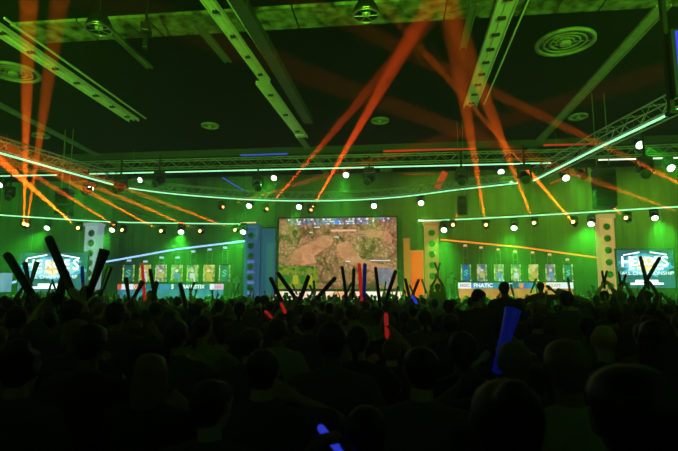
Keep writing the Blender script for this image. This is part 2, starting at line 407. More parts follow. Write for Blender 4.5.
for kd, e, z, t2, z2, pw, cone, lb in beams:
    lamp(kd, P(*e, z), P(*t2, z2), lb, BE * pw, cone * 1.4, OR if kd == 'o' else RD, .6, soft=.02)
# low row of green floods
GE = 7000
lows = [((47, 228), 'over the logo screen by the white tower'), ((112, 230), 'beside the white tower'), ((181, 232), 'over the middle banners of the blue side'),
        ((243, 232), 'beside the blue-lit tower top'), ((444, 230), 'beside the orange-lit tower top'), ((514, 228), 'over the middle banners of the orange side'),
        ((591, 224), 'touching the cream tower top'), ((655, 218), 'over the logo screen by the cream tower')]
for (px, py), lb in lows:
    p = P(px, py, 27.4)
    tilt = 1.6 if px < 300 else -1.6
    lamp('g', p, p + V((random.uniform(-.4, .4) + tilt * .2, -1.15, -1.0)), 'green flood lamp glowing white ' + lb, GE, 56, GR, 1., scale=1.1, soft=.1)
highs = [((274, 178), 26.5, 'under the longest tube beside a dark fixture'), ((249, 206), 28, 'under the sagging tube near the deep blue tube'), ((299, 207), 28, 'under the sagging tube above the game screen corner'),
         ((346, 175), 26.5, 'under the longest tube above the game screen middle'), ((374, 206), 28, 'under the sagging tube above the game screen'),
         ((421, 203), 28, 'under the sagging tube above the orange-lit tower'), ((501, 172), 26, 'under the longest tube beside the round yoke lamp'),
         ((140, 180), 26, 'just below the longest tube on the white tower side'), ((91, 188), 25, 'under the slanting truss near the white tower'),
         ((566, 178), 24, 'tilted under the slanting truss by the speaker stack'), ((640, 145), 20, 'high under the slanting truss near the frame edge'),
         ((671, 168), 22, 'at the frame edge below the pinkish tube'), ((0, 185), 25, 'at the opposite frame edge below the slanting tube')]
for (px, py), z, lb in highs:
    p = P(px, py, z)
    lamp('g', p, p + V((0, -1.6, -1.1)), 'small white-green spot lamp ' + lb, 3000, 30, GR, 1., scale=1.1, soft=.1)
# unlit yoke lamps hanging from the rig
for (px, py), z, s, lb in [((115, 190), 20, 2.0, 'large unlit yoke lamp hanging where slanting and sagging tubes meet, white tower side'),
                           ((526, 180), 20, 1.9, 'large unlit yoke lamp hanging where slanting and sagging tubes meet, orange side'),
                           ((646, 174), 19, 2.0, 'unlit yoke lamp hanging below the pinkish tube'), ((367, 182), 24, 2.2, 'unlit yoke lamp under the longest tube above the game screen'),
                           ((462, 182), 23, 2.0, 'unlit yoke lamp beside the red hanging banner'), ((258, 188), 24, 2.0, 'unlit yoke lamp under the longest tube near the deep blue tube'),
                           ((155, 184), 23, 2.0, 'unlit yoke lamp near the spot lamp on the white tower side'), ((84, 193), 23, 1.6, 'small unlit yoke lamp near the upright orange beams'),
                           ((584, 176), 23, 1.8, 'small unlit yoke lamp beside the speaker stack top'), ((8, 198), 23, 1.8, 'unlit yoke lamp between the slanting tube and the low tube')]:
    p = P(px, py, z); lamp('x', p, p + V((random.uniform(-.5, .5), -1, -.7)), lb, scale=s * .75)
    m = MB().bar((0, 0, 0), (0, 0, .6), .03); 
    h = m.build('clamp_pipe', black); h.parent = [o for o in C.objects if o.get('label') == lb][0]; h.location = (0, 0, .33)

# wash lights
def area(pos, aim, size, power, col, name='wash'):
    l = bpy.data.lights.new(name, 'AREA'); l.energy = power; l.color = col; l.size = size; l.shape = 'DISK'
    o = bpy.data.objects.new(name, l); C.objects.link(o); o.location = pos
    o.rotation_mode = 'QUATERNION'; o.rotation_quaternion = (V(aim) - V(pos)).to_track_quat('-Z', 'Y'); return o
def spot(pos, aim, power, cone, col, blend=1., soft=.15, name='wash'):
    l = bpy.data.lights.new(name, 'SPOT'); l.energy = power; l.color = col; l.spot_size = R(cone); l.spot_blend = blend; l.shadow_soft_size = soft
    o = bpy.data.objects.new(name, l); C.objects.link(o); o.location = pos
    o.rotation_mode = 'QUATERNION'; o.rotation_quaternion = (V(aim) - V(pos)).to_track_quat('-Z', 'Y'); return o
GW = (.09, 1., .03); YW = (.35, 1., .03)
for px, col, pw in ((-20, GW, .7), (60, GW, .7), (150, GW, .7), (250, GW, .6), (340, GW, .5), (430, YW, .8), (510, YW, 1.1), (590, YW, 1.2), (670, YW, 1.1)):
    p = P(px, 165, 30.0)
    spot(p, P(px, 215, RY1), 1900 * pw, 75, col)
# added unseen spots behind the camera, raking up over the ceiling channels
for x, tx, pw in ((-11, -16, 1.1), (-4, -6, .9), (4, 3, 1.), (11, 13, 1.)):
    spot((x, -3.5, 3.2), (tx, 15, CEIL), 15500 * pw, 58, (.24, 1., .03), name='added_upwash')

# ---------------------------------------------------------------- speaker stacks
def line_array(c, n, w, h, label, curve_=.05):
    t = thing('hanging_speaker_stack', label, 'speaker', c)
    z = 0; ang = 0; y = 0
    MB().box((0, 0, .12), (w * .9, .5, .08)).build('fly_frame', black, t)
    for s in (-1, 1): MB().bar((s * w * .3, 0, .12), (s * w * .3, 0, CEIL - c.z), .02).build('chain', steel, t)
    for k in range(n):
        q = Matrix.Rotation(ang, 3, 'X'); cab = MB().box((0, y, z - h / 2), (w, .5, h * .94), q).build('cabinet', mat('speaker_black', (.015, .016, .015), .6), t, bevel=.015)
        MB().box((0, y - .26, z - h / 2), (w * .92, .02, h * .8), q).build('grille', mat('grille', (.03, .03, .03), .5, .5), t)
        z -= h; y += math.sin(ang) * -h; ang -= curve_ * .5
line_array(P(603, 170, 22), 6, .84, .27, 'black hanging speaker stack below the slanting truss')
line_array(P(65, 192, 24), 5, .75, .25, 'black hanging speaker stack that cuts the thickest orange beam')
line_array(P(462, 200, 25), 3, .42, .24, 'small black hanging speaker beside the red banner and unlit lamp')

# ---------------------------------------------------------------- stage
SZ = 1.25                       # stage floor height
st = mat('stage_floor', (.25, .27, .24), .35, noise_amt=.2, nscale=2)
sx0, sx1 = P(-60, 290, 28).x, P(740, 290, 28).x
struct(MB().box(((sx0 + sx1) / 2, 31.75, SZ / 2), (sx1 - sx0, 8.2, SZ)).build('stage_floor', st))
# lit lip along the stage edge
m = MB().box(((sx0 + sx1) / 2, 27.6, SZ - .06), (sx1 - sx0, .06, .1)); o = m.build('trim_3', mat('stage_lip', (.5, .5, .45), .5)); struct(o)

def tower(pxc, w_px, ytop, yb, Y, body_m, disc_m, label, nd, accent=None, rz=0, skip_disc=False):
    a = P(pxc - w_px / 2, ytop, Y); b = P(pxc + w_px / 2, ytop, Y); w = b.x - a.x; top = (a.z + b.z) / 2
    t = thing('light_tower', label, 'tower', ((a.x + b.x) / 2, Y, SZ), rz=rz); H = top - SZ
    MB().box((0, 0, .12), (w * 1.15, .9, .24)).build('plinth', body_m, t)
    MB().box((0, .1, H / 2), (w, .55, H)).build('shaft', body_m, t, bevel=.03)
    MB().box((0, 0, H + .0), (w * 1.12, .8, .22)).build('cap', body_m, t, bevel=.03)
    for s in (-1, 1): MB().box((s * w * .44, -.21, H / 2), (w * .1, .1, H * .97)).build('edge_strip', body_m, t)
    M = Matrix.Rotation(R(90), 4, 'X')
    for k in range(nd):
        z = H - .55 - k * .62; r = w * .24
        d = MB().lathe([(r, 0), (r, .06), (r * .7, .1), (.02, .1)], 18, M).build('round_lamp', disc_m, t, True); d.location = (0, -.2, z)
        q = MB().ring((0, 0, 0), r, r * 1.2, 0, .08, 18); bmesh.ops.transform(q.bm, matrix=M, verts=q.bm.verts); q = q.build('lamp_rim', body_m, d)
        if accent and k >= 2:
            a_ = MB().box((0, -.19, z - .31), (w * .5, .03, .16)).build('lit_slot', accent, t)
    return t
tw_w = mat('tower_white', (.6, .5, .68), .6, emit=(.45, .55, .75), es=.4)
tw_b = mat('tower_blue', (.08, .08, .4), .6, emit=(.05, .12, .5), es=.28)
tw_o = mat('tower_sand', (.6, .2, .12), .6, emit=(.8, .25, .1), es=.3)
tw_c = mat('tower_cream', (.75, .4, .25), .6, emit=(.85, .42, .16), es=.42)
grey_d = mat('grey_disc', (.12, .15, .17), .5); green_d = mat('green_disc', (.05, .3, .03), .5)
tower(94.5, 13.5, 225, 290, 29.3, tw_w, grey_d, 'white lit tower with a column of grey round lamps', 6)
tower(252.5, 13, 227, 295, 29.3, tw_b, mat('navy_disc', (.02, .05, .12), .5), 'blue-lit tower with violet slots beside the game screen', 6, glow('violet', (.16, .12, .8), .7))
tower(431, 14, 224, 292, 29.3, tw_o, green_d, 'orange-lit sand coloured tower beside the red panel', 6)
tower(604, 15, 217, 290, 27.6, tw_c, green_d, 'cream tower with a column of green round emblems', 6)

def slab(name, label, cat, x0, x1, y0, y1, Y, m_, dep=.3, fr=None, ridges=0):
    a, b = P(x0, y0, Y), P(x1, y1, Y); w = b.x - a.x; h = a.z - b.z; t = thing(name, label, cat, ((a.x + b.x) / 2, Y, b.z))
    MB().box((0, dep / 2, h / 2), (w, dep, h)).build('panel', m_, t, bevel=.01)
    if fr:
        for s in (-1, 1): MB().box((s * w / 2, dep / 2, h / 2), (.07, dep + .08, h + .05)).build('side_post', fr, t)
        MB().box((0, dep / 2, h), (w + .1, dep + .08, .09)).build('top_rail', fr, t)
    for k in range(ridges): MB().box((-w / 2 + w * (k + .5) / ridges, -.02, h / 2), (.03, .04, h)).build('ridge', m_, t)
    return t
slab('stage_panel', 'tall slate blue panel standing beside the blue-lit tower', 'panel', 261, 275, 228, 296, 30, mat('blue_panel', (.06, .07, .3), .6, emit=(.03, .15, .35), es=.3), fr=black, ridges=3)
slab('stage_panel', 'short blue-green panel between blue tower and game screen', 'panel', 266.5, 273, 243, 296, 29.5, mat('teal_panel', (.05, .1, .3), .6, emit=(.05, .28, .35), es=.3), fr=tw_b)
slab('stage_panel', 'dark green panel at the game screen edge, blue side', 'panel', 273.5, 279, 217, 296, 30.2, mat('dk_green', (.05, .2, .05), .7))
slab('stage_panel', 'tall olive panel framing the game screen on the orange side', 'panel', 398, 403, 217, 298, 30.2, MATS['dk_green'])
slab('stage_panel', 'short amber panel beside the olive one', 'panel', 404, 410, 239, 298, 30, mat('amber_panel', (.6, .25, .04), .6, emit=(.8, .25, .02), es=.4), fr=tw_o)
slab('stage_panel', 'glowing red-orange panel beside the orange-lit tower', 'panel', 410.5, 424, 251, 298, 29.9, mat('red_panel', (.7, .03, .01), .6, emit=(1., .05, .01), es=.7), fr=tw_o, ridges=3)
slab('stage_panel', 'narrow orange panel behind the cream tower', 'panel', 611, 615.5, 222, 248, 29.5, mat('orange_panel', (.8, .3, .05), .6, emit=(1., .25, .02), es=.6))

# main game screen
SY = 30.0
a, b = P(279.5, 219, SY), P(397.5, 289, SY); W = b.x - a.x; H = a.z - b.z
scr = thing('game_screen', 'large central projection screen showing a sandy game map', 'screen', ((a.x + b.x) / 2, SY, b.z))
disp = picture('game_map', [(.30, (.04, .035, .01)), (.40, (.16, .10, .03)), (.47, (.40, .20, .08)), (.53, (.55, .24, .12)), (.60, (.42, .24, .10)), (.72, (.95, .62, .25))], 1.1, 1.15, 1.6, 9, 2.3, vor=6.)
MB().box((0, 0, H / 2), (W, .06, H)).build('display', disp, scr)
f = MB(); f.box((0, .02, H + .05), (W + .2, .14, .1)).box((0, .02, -.1), (W + .2, .14, .24)).box((-W / 2 - .05, .02, H / 2), (.1, .14, H)).box((W / 2 + .05, .02, H / 2), (.1, .14, H)); f.build('frame', black, scr)
def flat(name, x, z, w, h, m_, parent=scr, y=-.036, th=.01):
    return MB().box((x, y, z), (w, th, h)).build(name, m_, parent)
sc = W / 118.
def su(px, py): return ((px - 338.5) * sc, (289 - py) * H / 70.)
x, z = su(299, 277.5); flat('inset_video', x, z, 40 * sc, 22 * sc, picture('inset', [(.30, (.0, .05, .02)), (.42, (.02, .15, .01)), (.52, (.18, .28, .01)), (.62, (.30, .26, .02)), (.74, (.12, .04, .01))], 2.6, 1.0, 1.5, 4, 5.1))
x, z = su(385, 277.5); 
x, z = su(386, 277); flat('minimap', x, z, 14 * sc, 17 * sc, picture('minimap_pic', [(.3, (.05, .06, .09)), (.45, (.28, .16, .20)), (.6, (.20, .28, .42)), (.7, (.6, .4, .3))], 3., .9, 2, 5, 8.))
# path of pale sand, dark rings and glows on the map
def blob(pxs, name, m_):
    q = [V((su(*p)[0], -.034, su(*p)[1])) for p in pxs]; m = MB(); vs = []; k = len(q)
    for i in range(k):
        p0, p1, p2, p3 = q[i - 1], q[i], q[(i + 1) % k], q[(i + 2) % k]
        for u in range(5):
            t = u / 5; c = .5 * ((2 * p1) + (p2 - p0) * t + (2 * p0 - 5 * p1 + 4 * p2 - p3) * t * t + (3 * p1 - p0 - 3 * p2 + p3) * t ** 3)
            vs.append(m.bm.verts.new(c + V((random.uniform(-1, 1), 0, random.uniform(-1, 1))) * .035))
    m.bm.faces.new(vs); return m.build(name, m_, scr)
sand = picture('sand', [(.35, (.44, .17, .08)), (.5, (.58, .25, .12)), (.65, (.70, .34, .17))], 2.2, 1.0, .8, 6, 1.)
blob([(291, 262), (297, 250), (312, 243), (325, 236), (334, 240), (330, 248), (316, 256), (318, 263), (305, 265)], 'sand_path', sand)
blob([(338, 246), (350, 243), (362, 258), (376, 264), (393, 268), (394, 275), (374, 272), (356, 266), (342, 258)], 'sand_path', sand)
blob([(352, 236), (366, 232), (388, 233), (393, 246), (384, 240), (366, 238)], 'sand_path', sand)
Mx = Matrix.Rotation(R(90), 4, 'X')
for px, py, r_ in ((371, 249, 6), (371, 249, 9.5), (325, 276, 5), (292, 243, 5)):
    x, z = su(px, py); q = MB().ring((0, 0, 0), (r_ - .8) * sc, r_ * sc, 0, .006, 20); bmesh.ops.transform(q.bm, matrix=Matrix.Translation((x, -.036, z)) @ Mx, verts=q.bm.verts)
    q.build('map_ring', glow('olive', (.16, .15, .04), 1.), scr)
cols = [glow('ui_blue', (.08, .25, .8), 1.2), glow('ui_white', (.85, .9, .95), 1.1), glow('ui_navy', (.05, .09, .2), 1.), glow('ui_red', (.9, .08, .04), 1.), glow('ui_teal', (.1, .5, .5), 1.)]
m = MB(); rnd = random.Random(3)
for row, (py, hh) in enumerate(((220.3, 1.6), (222.4, 1.4), (224.6, 1.4))):
    px = 287 if row < 2 else 295
    while px < (392 if row < 2 else 372):
        wpx = rnd.choice((1, 1.5, 2, 3)); x, z = su(px + wpx / 2, py); m.box((x, -.04, z), (wpx * sc * .8, .01, hh * sc), mi=rnd.choice((0, 1, 1, 2, 2, 4) if px < 345 else (0, 1, 2, 3, 2, 1))); px += wpx
m.build('score_icons', cols, scr)
x, z = su(338, 223); flat('score_medallion', x, z, 4 * sc, 5 * sc, cols[0], y=-.045)
x, z = su(345, 231.5); t_ = flat('kill_feed_bar', x, z, 25 * sc, 2. * sc, glow('ui_salmon', (1., .45, .35), 1.)); 
m = MB()
for px, py, w_, mi in ((312, 233, 3, 1), (338, 238, 4, 1), (349, 262, 5, 1), (381, 261.5, 20, 1), (361, 236, 12, 2), (318, 228, 6, 1), (384, 262, 2, 4), (379, 287, 3, 1), (387, 285, 4, 0), (333, 283, 5, 1), (305, 262, 3, 3)):
    x, z = su(px, py); m.box((x, -.04, z), (w_ * sc, .01, .8 * sc), mi=mi)
m.build('name_bars', cols, scr)
# casters in the inset
m = MB()
for px, mi in ((289, 0), (297, 1), (304, 0), (311, 1)):
    x, z = su(px, 280); m.box((x, -.044, z), (5 * sc, .01, 9 * sc), mi=mi); x, z = su(px, 273.5); m.box((x, -.044, z), (2.6 * sc, .01, 3.4 * sc), Matrix.Rotation(R(20), 3, 'Y'), mi=2)
m.build('video_figures', [glow('vid_green', (.03, .16, .01), 1.), glow('vid_yellow', (.40, .42, .02), 1.), glow('vid_skin', (.32, .2, .07), 1.)], scr)

# lit strip under the screen
a, b = P(265, 291.5, 29.6), P(402, 300, 29.6); t = thing('lit_stage_front', 'peach and white lit panel with chopped dark letters below the game screen', 'display', ((a.x + b.x) / 2, 29.6, b.z))
w, h = b.x - a.x, a.z - b.z
MB().box((0, .1, h / 2), (w, .2, h)).build('panel', picture('peach', [(.35, (.9, .35, .18)), (.5, (1., .66, .48)), (.65, (1., .9, .8))], 1.2, 1.3, .5, 2, 4.), t)
m = MB(); rnd = random.Random(5)
for k in range(10): m.box((-w / 2 + w * (k + .5 + rnd.uniform(-.3, .3)) / 10, -.01, h * rnd.uniform(.35, .6)), (rnd.uniform(.06, .3), .02, h * rnd.uniform(.5, .9)), Matrix.Rotation(R(rnd.choice((0, 20, -25))), 3, 'Y'))
m.build('dark_lettering', black, t)

# team desks
def seg_text(t, s, px, pxc, py, size, m_, Y, sx=1.0, off=.0):
    p = P(px, py, Y) - t.location; return text('lettering', s, size, m_, t, (p.x, -.08, p.z), sx=sx, off=off)
wl = glow('white_letters', (.9, .95, 1.), 1.25)
def desk(x0, x1, y0, y1, y2, label, segs, lower, Y=28.6):
    a, b = P(x0, y0, Y), P(x1, y1, Y); lo = P((x0 + x1) / 2, y2, Y).z
    t = thing('players_desk', label, 'desk', ((a.x + b.x) / 2, Y, SZ)); w = b.x - a.x; zt = (a.z + b.z + .35) / 2 - SZ
    zt = a.z - SZ; h = a.z - b.z
    MB().box((0, .4, zt + .02), (w + .1, 1.0, .05)).build('desk_top', black, t)
    MB().box((0, 0, (zt - h) / 2), (w, .06, zt - h)).build('lower_panel', lower, t)
    for s in (-1, 1): MB().box((s * w / 2, .4, zt / 2), (.05, .9, zt)).build('side_panel', black, t)
    for px0, px1, m_ in segs:
        p, q = P(px0, (y0 + y1) / 2, Y), P(px1, (y0 + y1) / 2, Y)
        MB().box(((p.x + q.x) / 2 - t.location.x, -.03, zt - h / 2), (q.x - p.x, .05, h)).build('banner_panel', m_, t)
    return t
navy = glow('navy_led', (.02, .07, .2), 1.); teal = glow('teal_led', (.03, .25, .32), 1.); blue = glow('blue_led', (.04, .16, .5), 1.); wh = glow('white_led', (.8, .88, .95), 1.1)
pink = glow('pink_led', (.75, .1, .55), 1.); redl = glow('red_led', (.8, .08, .04), 1.); orl = glow('orange_led', (.9, .25, .04), 1.)
dk = desk(118, 224, 284, 289.5, 297, 'long players desk with white lettering and a blue-lit lower front',
     [(118, 122, redl), (122, 134, wh), (134, 141, redl), (141, 160, navy), (160, 170, blue), (170, 210, navy), (210, 214, wh), (214, 224, glow('lilac_led', (.8, .45, .75), 1.))],
     picture('blue_front', [(.3, (.02, .12, .25)), (.7, (.08, .3, .5))], 1., .8, .5, 2))
seg_text(dk, 'BALLISTIX', 194, 0, 286.9, .30, wl, 28.6, sx=1.0, off=.008); seg_text(dk, 'S', 173, 0, 286.9, .36, wl, 28.6, off=.008); seg_text(dk, 'G', 136.5, 0, 286.9, .34, wl, 28.6)
seg_text(dk, 'HGC', 219, 0, 286.9, .2, pink, 28.6, off=.008)
dk = desk(458, 573, 282.5, 288.5, 297, 'long players desk with white lettering and an orange-lit lower front',
     [(458, 471, wh), (471, 494, blue), (494, 507, teal), (507, 518, navy), (518, 535, blue), (535, 546, orl), (546, 562, wh), (562, 573, wh)],
     picture('orange_front', [(.3, (.55, .12, .03)), (.7, (.85, .3, .1))], 1., .8, .5, 2))
seg_text(dk, 'FNATIC', 483, 0, 285.6, .30, wl, 28.6, off=.01); seg_text(dk, 'HGC', 464.5, 0, 285.6, .24, pink, 28.6, off=.01); seg_text(dk, 'R', 510.5, 0, 285.6, .35, wl, 28.6)
p = P(521, 285.6, 28.6) - dk.location
o = MB().lathe([(.13, 0), (.13, .02)], 16, Matrix.Rotation(R(90), 4, 'X')).build('round_logo', orl, dk); o.location = (p.x, -.07, p.z)
seg_text(dk, 'TEAM', 554, 0, 285.6, .24, redl, 28.6)
# office chairs + monitors behind the desks (they show as dark blocks)

# player banners
pf = mat('banner_frame', (.02, .02, .02), .5)
pal = [((.01, .04, .18), (.10, .25, .03), (.55, .55, .30)), ((.10, .08, .02), (.55, .32, .04), (.75, .6, .35)), ((.01, .05, .22), (.30, .10, .20), (.65, .55, .55)), ((.02, .10, .04), (.25, .25, .04), (.4, .6, .65))]
dots = picture('dot_lights', [(.42, (.01, .04, .01)), (.53, (.2, .4, .05)), (.66, (.7, .8, .25))], 6, 1.2, .2, 2)
ordn = ['first', 'second', 'third', 'fourth', 'fifth', 'sixth', 'seventh']
def player_banner(px, i, side, Y=29.6, y0=264.5, y1=282, wpx=11.2, ltop=244):
    a, b = P(px - wpx / 2, y0, Y), P(px + wpx / 2, y1, Y); w = b.x - a.x; h = a.z - b.z
    emblem = i in (0, 6)
    lb = f"{'team emblem' if emblem else 'player portrait'} banner, {ordn[i]} from the {'white' if side == 0 else 'orange-lit'} tower, over the {'blue' if side == 0 else 'orange'}-lit desk"
    t = thing('player_banner', lb, 'banner', ((a.x + b.x) / 2, Y, b.z), group=f"banners above the {'blue' if side == 0 else 'orange'}-lit desk")
    MB().box((0, .05, h / 2), (w, .1, h)).build('back_board', pf, t)
    for s in (-1, 1): MB().box((s * w * .43, -.02, h / 2), (w * .1, .04, h * .96)).build('light_strip', dots, t)
    if emblem:
        c1, c2 = ((.02, .10, .10), (.15, .7, .35)) if (side == 0 or i == 6) else ((.02, .06, .3), (.1, .7, .4))
        MB().box((0, -.01, h / 2), (w * .7, .03, h * .9)).build('print', glow(f'em{side}{i}', c1, 1.), t)
        m = MB(); s_ = w * .17
        m.path([(s_, -.04, h / 2 + s_), (0, -.04, h / 2 + s_ * 1.4), (-s_, -.04, h / 2 + s_ * .8), (s_, -.04, h / 2 - s_ * .6), (0, -.04, h / 2 - s_ * 1.5), (-s_, -.04, h / 2 - s_)], .035, 5); m.build('emblem', glow(f'eg{side}{i}', c2, 1.1), t)
    else:
        c = pal[(i + side) % 4]
        MB().box((0, -.01, h / 2), (w * .74, .03, h * .96)).build('print', picture(f'pb{side}{i}', [(.36, c[0]), (.5, c[1]), (.62, c[2])], 2.4, 1.0, 1., 3, i * 3.1 + side), t)
        m = MB(); M = Matrix.Rotation(R(90), 4, 'X')
        m.lathe([(w * .13, 0), (w * .13, .012)], 12, Matrix.Translation((0, -.03, h * .64)) @ M)
        m.build('portrait_face', glow(f'pfc{i % 2}', ((.75, .62, .45), (.8, .7, .6))[i % 2], 1.), t)
        m = MB(); m.box((0, -.03, h * .36), (w * .44, .02, h * .28)).box((w * .16, -.035, h * .18), (w * .12, .02, h * .34), Matrix.Rotation(R(-12), 3, 'Y'))
        m.build('portrait_shirt', glow(f'psh{(i + side) % 3}', ((.1, .2, .5), (.65, .65, .7), (.5, .42, .08))[(i + side) % 3], 1.), t)
    z1 = P(px, ltop, Y).z - b.z
    for s in (-1, 1): MB().bar((s * w * .22, .03, h), (s * w * .22, .03, z1), .02, 5).build('ladder_rail', alu, t)
    n = max(2, int((z1 - h) / .35))
    for k in range(n): MB().bar((-w * .22, .03, h + (z1 - h) * (k + .7) / n), (w * .22, .03, h + (z1 - h) * (k + .7) / n), .015, 5).build('rung', alu, t)
    MB().bar((0, .03, z1), (0, .03, 6.3 - b.z), .008, 4).build('cable', steel, t)
    MB().box((0, -.02, z1 + .03), (w * .32, .06, .12)).build('clamp_light', glow('cl%d' % side, (.45, .7, .85) if side == 0 else (.8, .5, .25), 1.), t)
for i, px in enumerate((128.6, 145, 161, 177, 192.6, 209, 224.6)): player_banner(px, i, 0, ltop=(261, 262, 258, 258, 252, 250, 248)[i])
for i, px in enumerate((466, 482, 499, 516, 533.5, 550.5, 568)): player_banner(px, i, 1, y0=264, y1=281.5, ltop=(246, 248, 250, 252, 253, 255, 260)[i])

# logo screens
def logo_screen(x0, x1, y0, y1, Y, label, rz):
    a, b = P(x0, y0, Y), P(x1, y1, Y); w = b.x - a.x; h = a.z - b.z
    t = thing('logo_screen', label, 'screen', ((a.x + b.x) / 2, Y, b.z), rz=rz)
    sky = picture('logo_sky', [(.3, (.01, .07, .07)), (.45, (.03, .16, .17)), (.6, (.05, .22, .28)), (.75, (.15, .45, .6))], .5, .8, 1.5, 5, 3.)
    MB().box((0, .03, h / 2), (w, .06, h)).build('display', sky, t)
    f = MB(); f.box((0, .03, h + .04), (w + .16, .1, .08)).box((0, .03, -.04), (w + .16, .1, .08)).box((-w / 2 - .04, .03, h / 2), (.08, .1, h)).box((w / 2 + .04, .03, h / 2), (.08, .1, h)); f.build('frame', mat('grey_frame', (.1, .14, .14), .5), t)
    # bright burst behind the words
    m = MB()
    for s_, mi, yy in ((1.0, 0, -.002), (.8, 1, -.006)):
        vs = []
        for k in range(32):
            an = 2 * math.pi * k / 32; rr = s_ * (1 + .13 * math.sin(k * 2.7) + .08 * math.sin(k * 5.1)); vs.append(m.bm.verts.new((math.cos(an) * w * .45 * rr, yy, h * .6 + math.sin(an) * h * .3 * rr)))
        fc = m.bm.faces.new(vs); fc.material_index = mi
    m.build('light_burst', [glow('burst_blue', (.08, .45, .65), 1.1), glow('burst_pale', (.35, .75, .8), 1.2)], t)
    m = MB(); q = MB().lathe([(h * .2, 0), (h * .2, .01)], 20, Matrix.Translation((0, -.01, h * .62)) @ Mx)
    q.build('orb', picture('orb_fire', [(.35, (.9, .35, .05)), (.5, (1., .8, .3)), (.65, (.6, 1., .7))], 2., 1.2, 1., 3), t)
    W_ = glow('logo_white', (.85, 1., 1.), 2.2)
    word = 'HEROES'; 
    for k, ch in enumerate(word):
        u = (k - 2.5) / 2.5; text('lettering', ch, h * (.26 + .12 * abs(u)), W_, t, (u * w * .34, -.03, h * (.70 - .02 * abs(u))), off=.012, sx=1.0)
    for s in (-1, 1): MB().box((s * w * .24, -.022, h * .90), (w * .3, .01, h * .03), Matrix.Rotation(R(10 * s), 3, 'Y')).build('logo_bar', W_, t)
    text('lettering', 'OF THE STORM', h * .1, W_, t, (0, -.03, h * .5), sx=1.2)
    text('lettering', 'FALL CHAMPIONSHIP', h * .125, glow('logo_pale', (.8, 1., 1.), 1.7), t, (0, -.03, h * .38), sx=1.1)
    MB().box((0, -.02, h * .16), (w * .4, .01, h * .1)).build('sponsor_bar', W_, t); MB().box((0, -.024, h * .11), (w * .58, .01, h * .05)).build('sponsor_bar', W_, t)
    for s in (-1, 1): MB().bar((s * w * .35, .06, h), (s * w * .35, .06, 6 - b.z), .015, 5).build('hanging_wire', steel, t)
logo_screen(22, 84, 253, 292, 28.5, 'glowing tournament logo screen beside the white tower, behind crossed sticks', R(4))
logo_screen(617, 675, 250, 288, 26.5, 'glowing tournament logo screen beside the cream tower', R(-4))
slab('stage_panel', 'pale blue panel cut by the frame edge', 'panel', -8, 7.5, 273, 292, 28.5, picture('pale_blue_p', [(.3, (.1, .3, .5)), (.7, (.35, .6, .8))], 1., .8, .5, 2))

# side monitor hanging close at the frame edge
c = P(691, 60, 8.2); t = thing('hanging_monitor', 'blue-edged monitor hanging high at the frame edge beside a black post', 'monitor', c, rz=R(-3))
MB().box((0, .06, 0), (.5, .08, 1.12)).build('housing', black, t)
MB().box((0, 0, 0), (.38, .03, 1.02)).build('blue_border', glow('border_blue', (.06, .1, 1.), .8), t)
MB().box((.02, -.02, 0), (.32, .02, .96)).build('display', picture('mon', [(.35, (.02, .06, .03)), (.5, (.15, .3, .03)), (.58, (.55, .5, .04)), (.7, (.1, .15, .35))], 4., .5, 1., 4), t)
MB().box((0, .1, 1.3), (.05, .05, 1.7)).build('drop_pole', black, t)
a = P(667, 60, 8.6)
t = thing('rigging_post', 'black vertical rigging post beside the blue-edged monitor', 'post', (a.x, a.y, 4.9))
MB().box((0, 0, (CEIL - 4.9) / 2), (.07, .1, CEIL - 4.9)).build('post', black, t); MB().box((0, 0, .03), (.14, .16, .06)).build('foot_plate', black, t)
MB().box((0, 0, CEIL - 4.9 - .06), (.18, .2, .1)).build('ceiling_clamp', steel, t)

# world haze
w = bpy.data.worlds.new('haze'); bpy.context.scene.world = w; w.use_nodes = True; nt = w.node_tree; nt.nodes.clear()
o = nt.nodes.new('ShaderNodeOutputWorld'); bg = nt.nodes.new('ShaderNodeBackground'); bg.inputs[0].default_value = (0, 0, 0, 1); bg.inputs[1].default_value = 0
vs_ = nt.nodes.new('ShaderNodeVolumeScatter'); vs_.inputs['Density'].default_value = .009; vs_.inputs['Anisotropy'].default_value = .6
nt.links.new(bg.outputs[0], o.inputs[0]); nt.links.new(vs_.outputs[0], o.inputs['Volume'])

# ---------------------------------------------------------------- people
skin = mat('skin', (.32, .2, .14), .6, var=[(.46, .3, .22), (.32, .2, .13), (.52, .36, .27), (.16, .1, .065)])
hair_m = mat('hair', (.02, .015, .01), .55, var=[(.012, .01, .008), (.03, .018, .01), (.06, .035, .015), (.16, .11, .05), (.02, .016, .014)])
shirt_m = mat('shirt', (.04, .04, .045), .9, var=[(.035, .035, .035), (.06, .06, .065), (.09, .09, .09), (.03, .035, .06), (.05, .05, .05), (.26, .26, .24), (.1, .035, .035), (.035, .055, .12)])
trous_m = mat('trousers', (.02, .025, .04), .9)
shoe_m = mat('shoe', (.03, .03, .03), .6)
BD = [MATS['skin'], MATS['shirt'], MATS['trousers'], MATS['hair']]

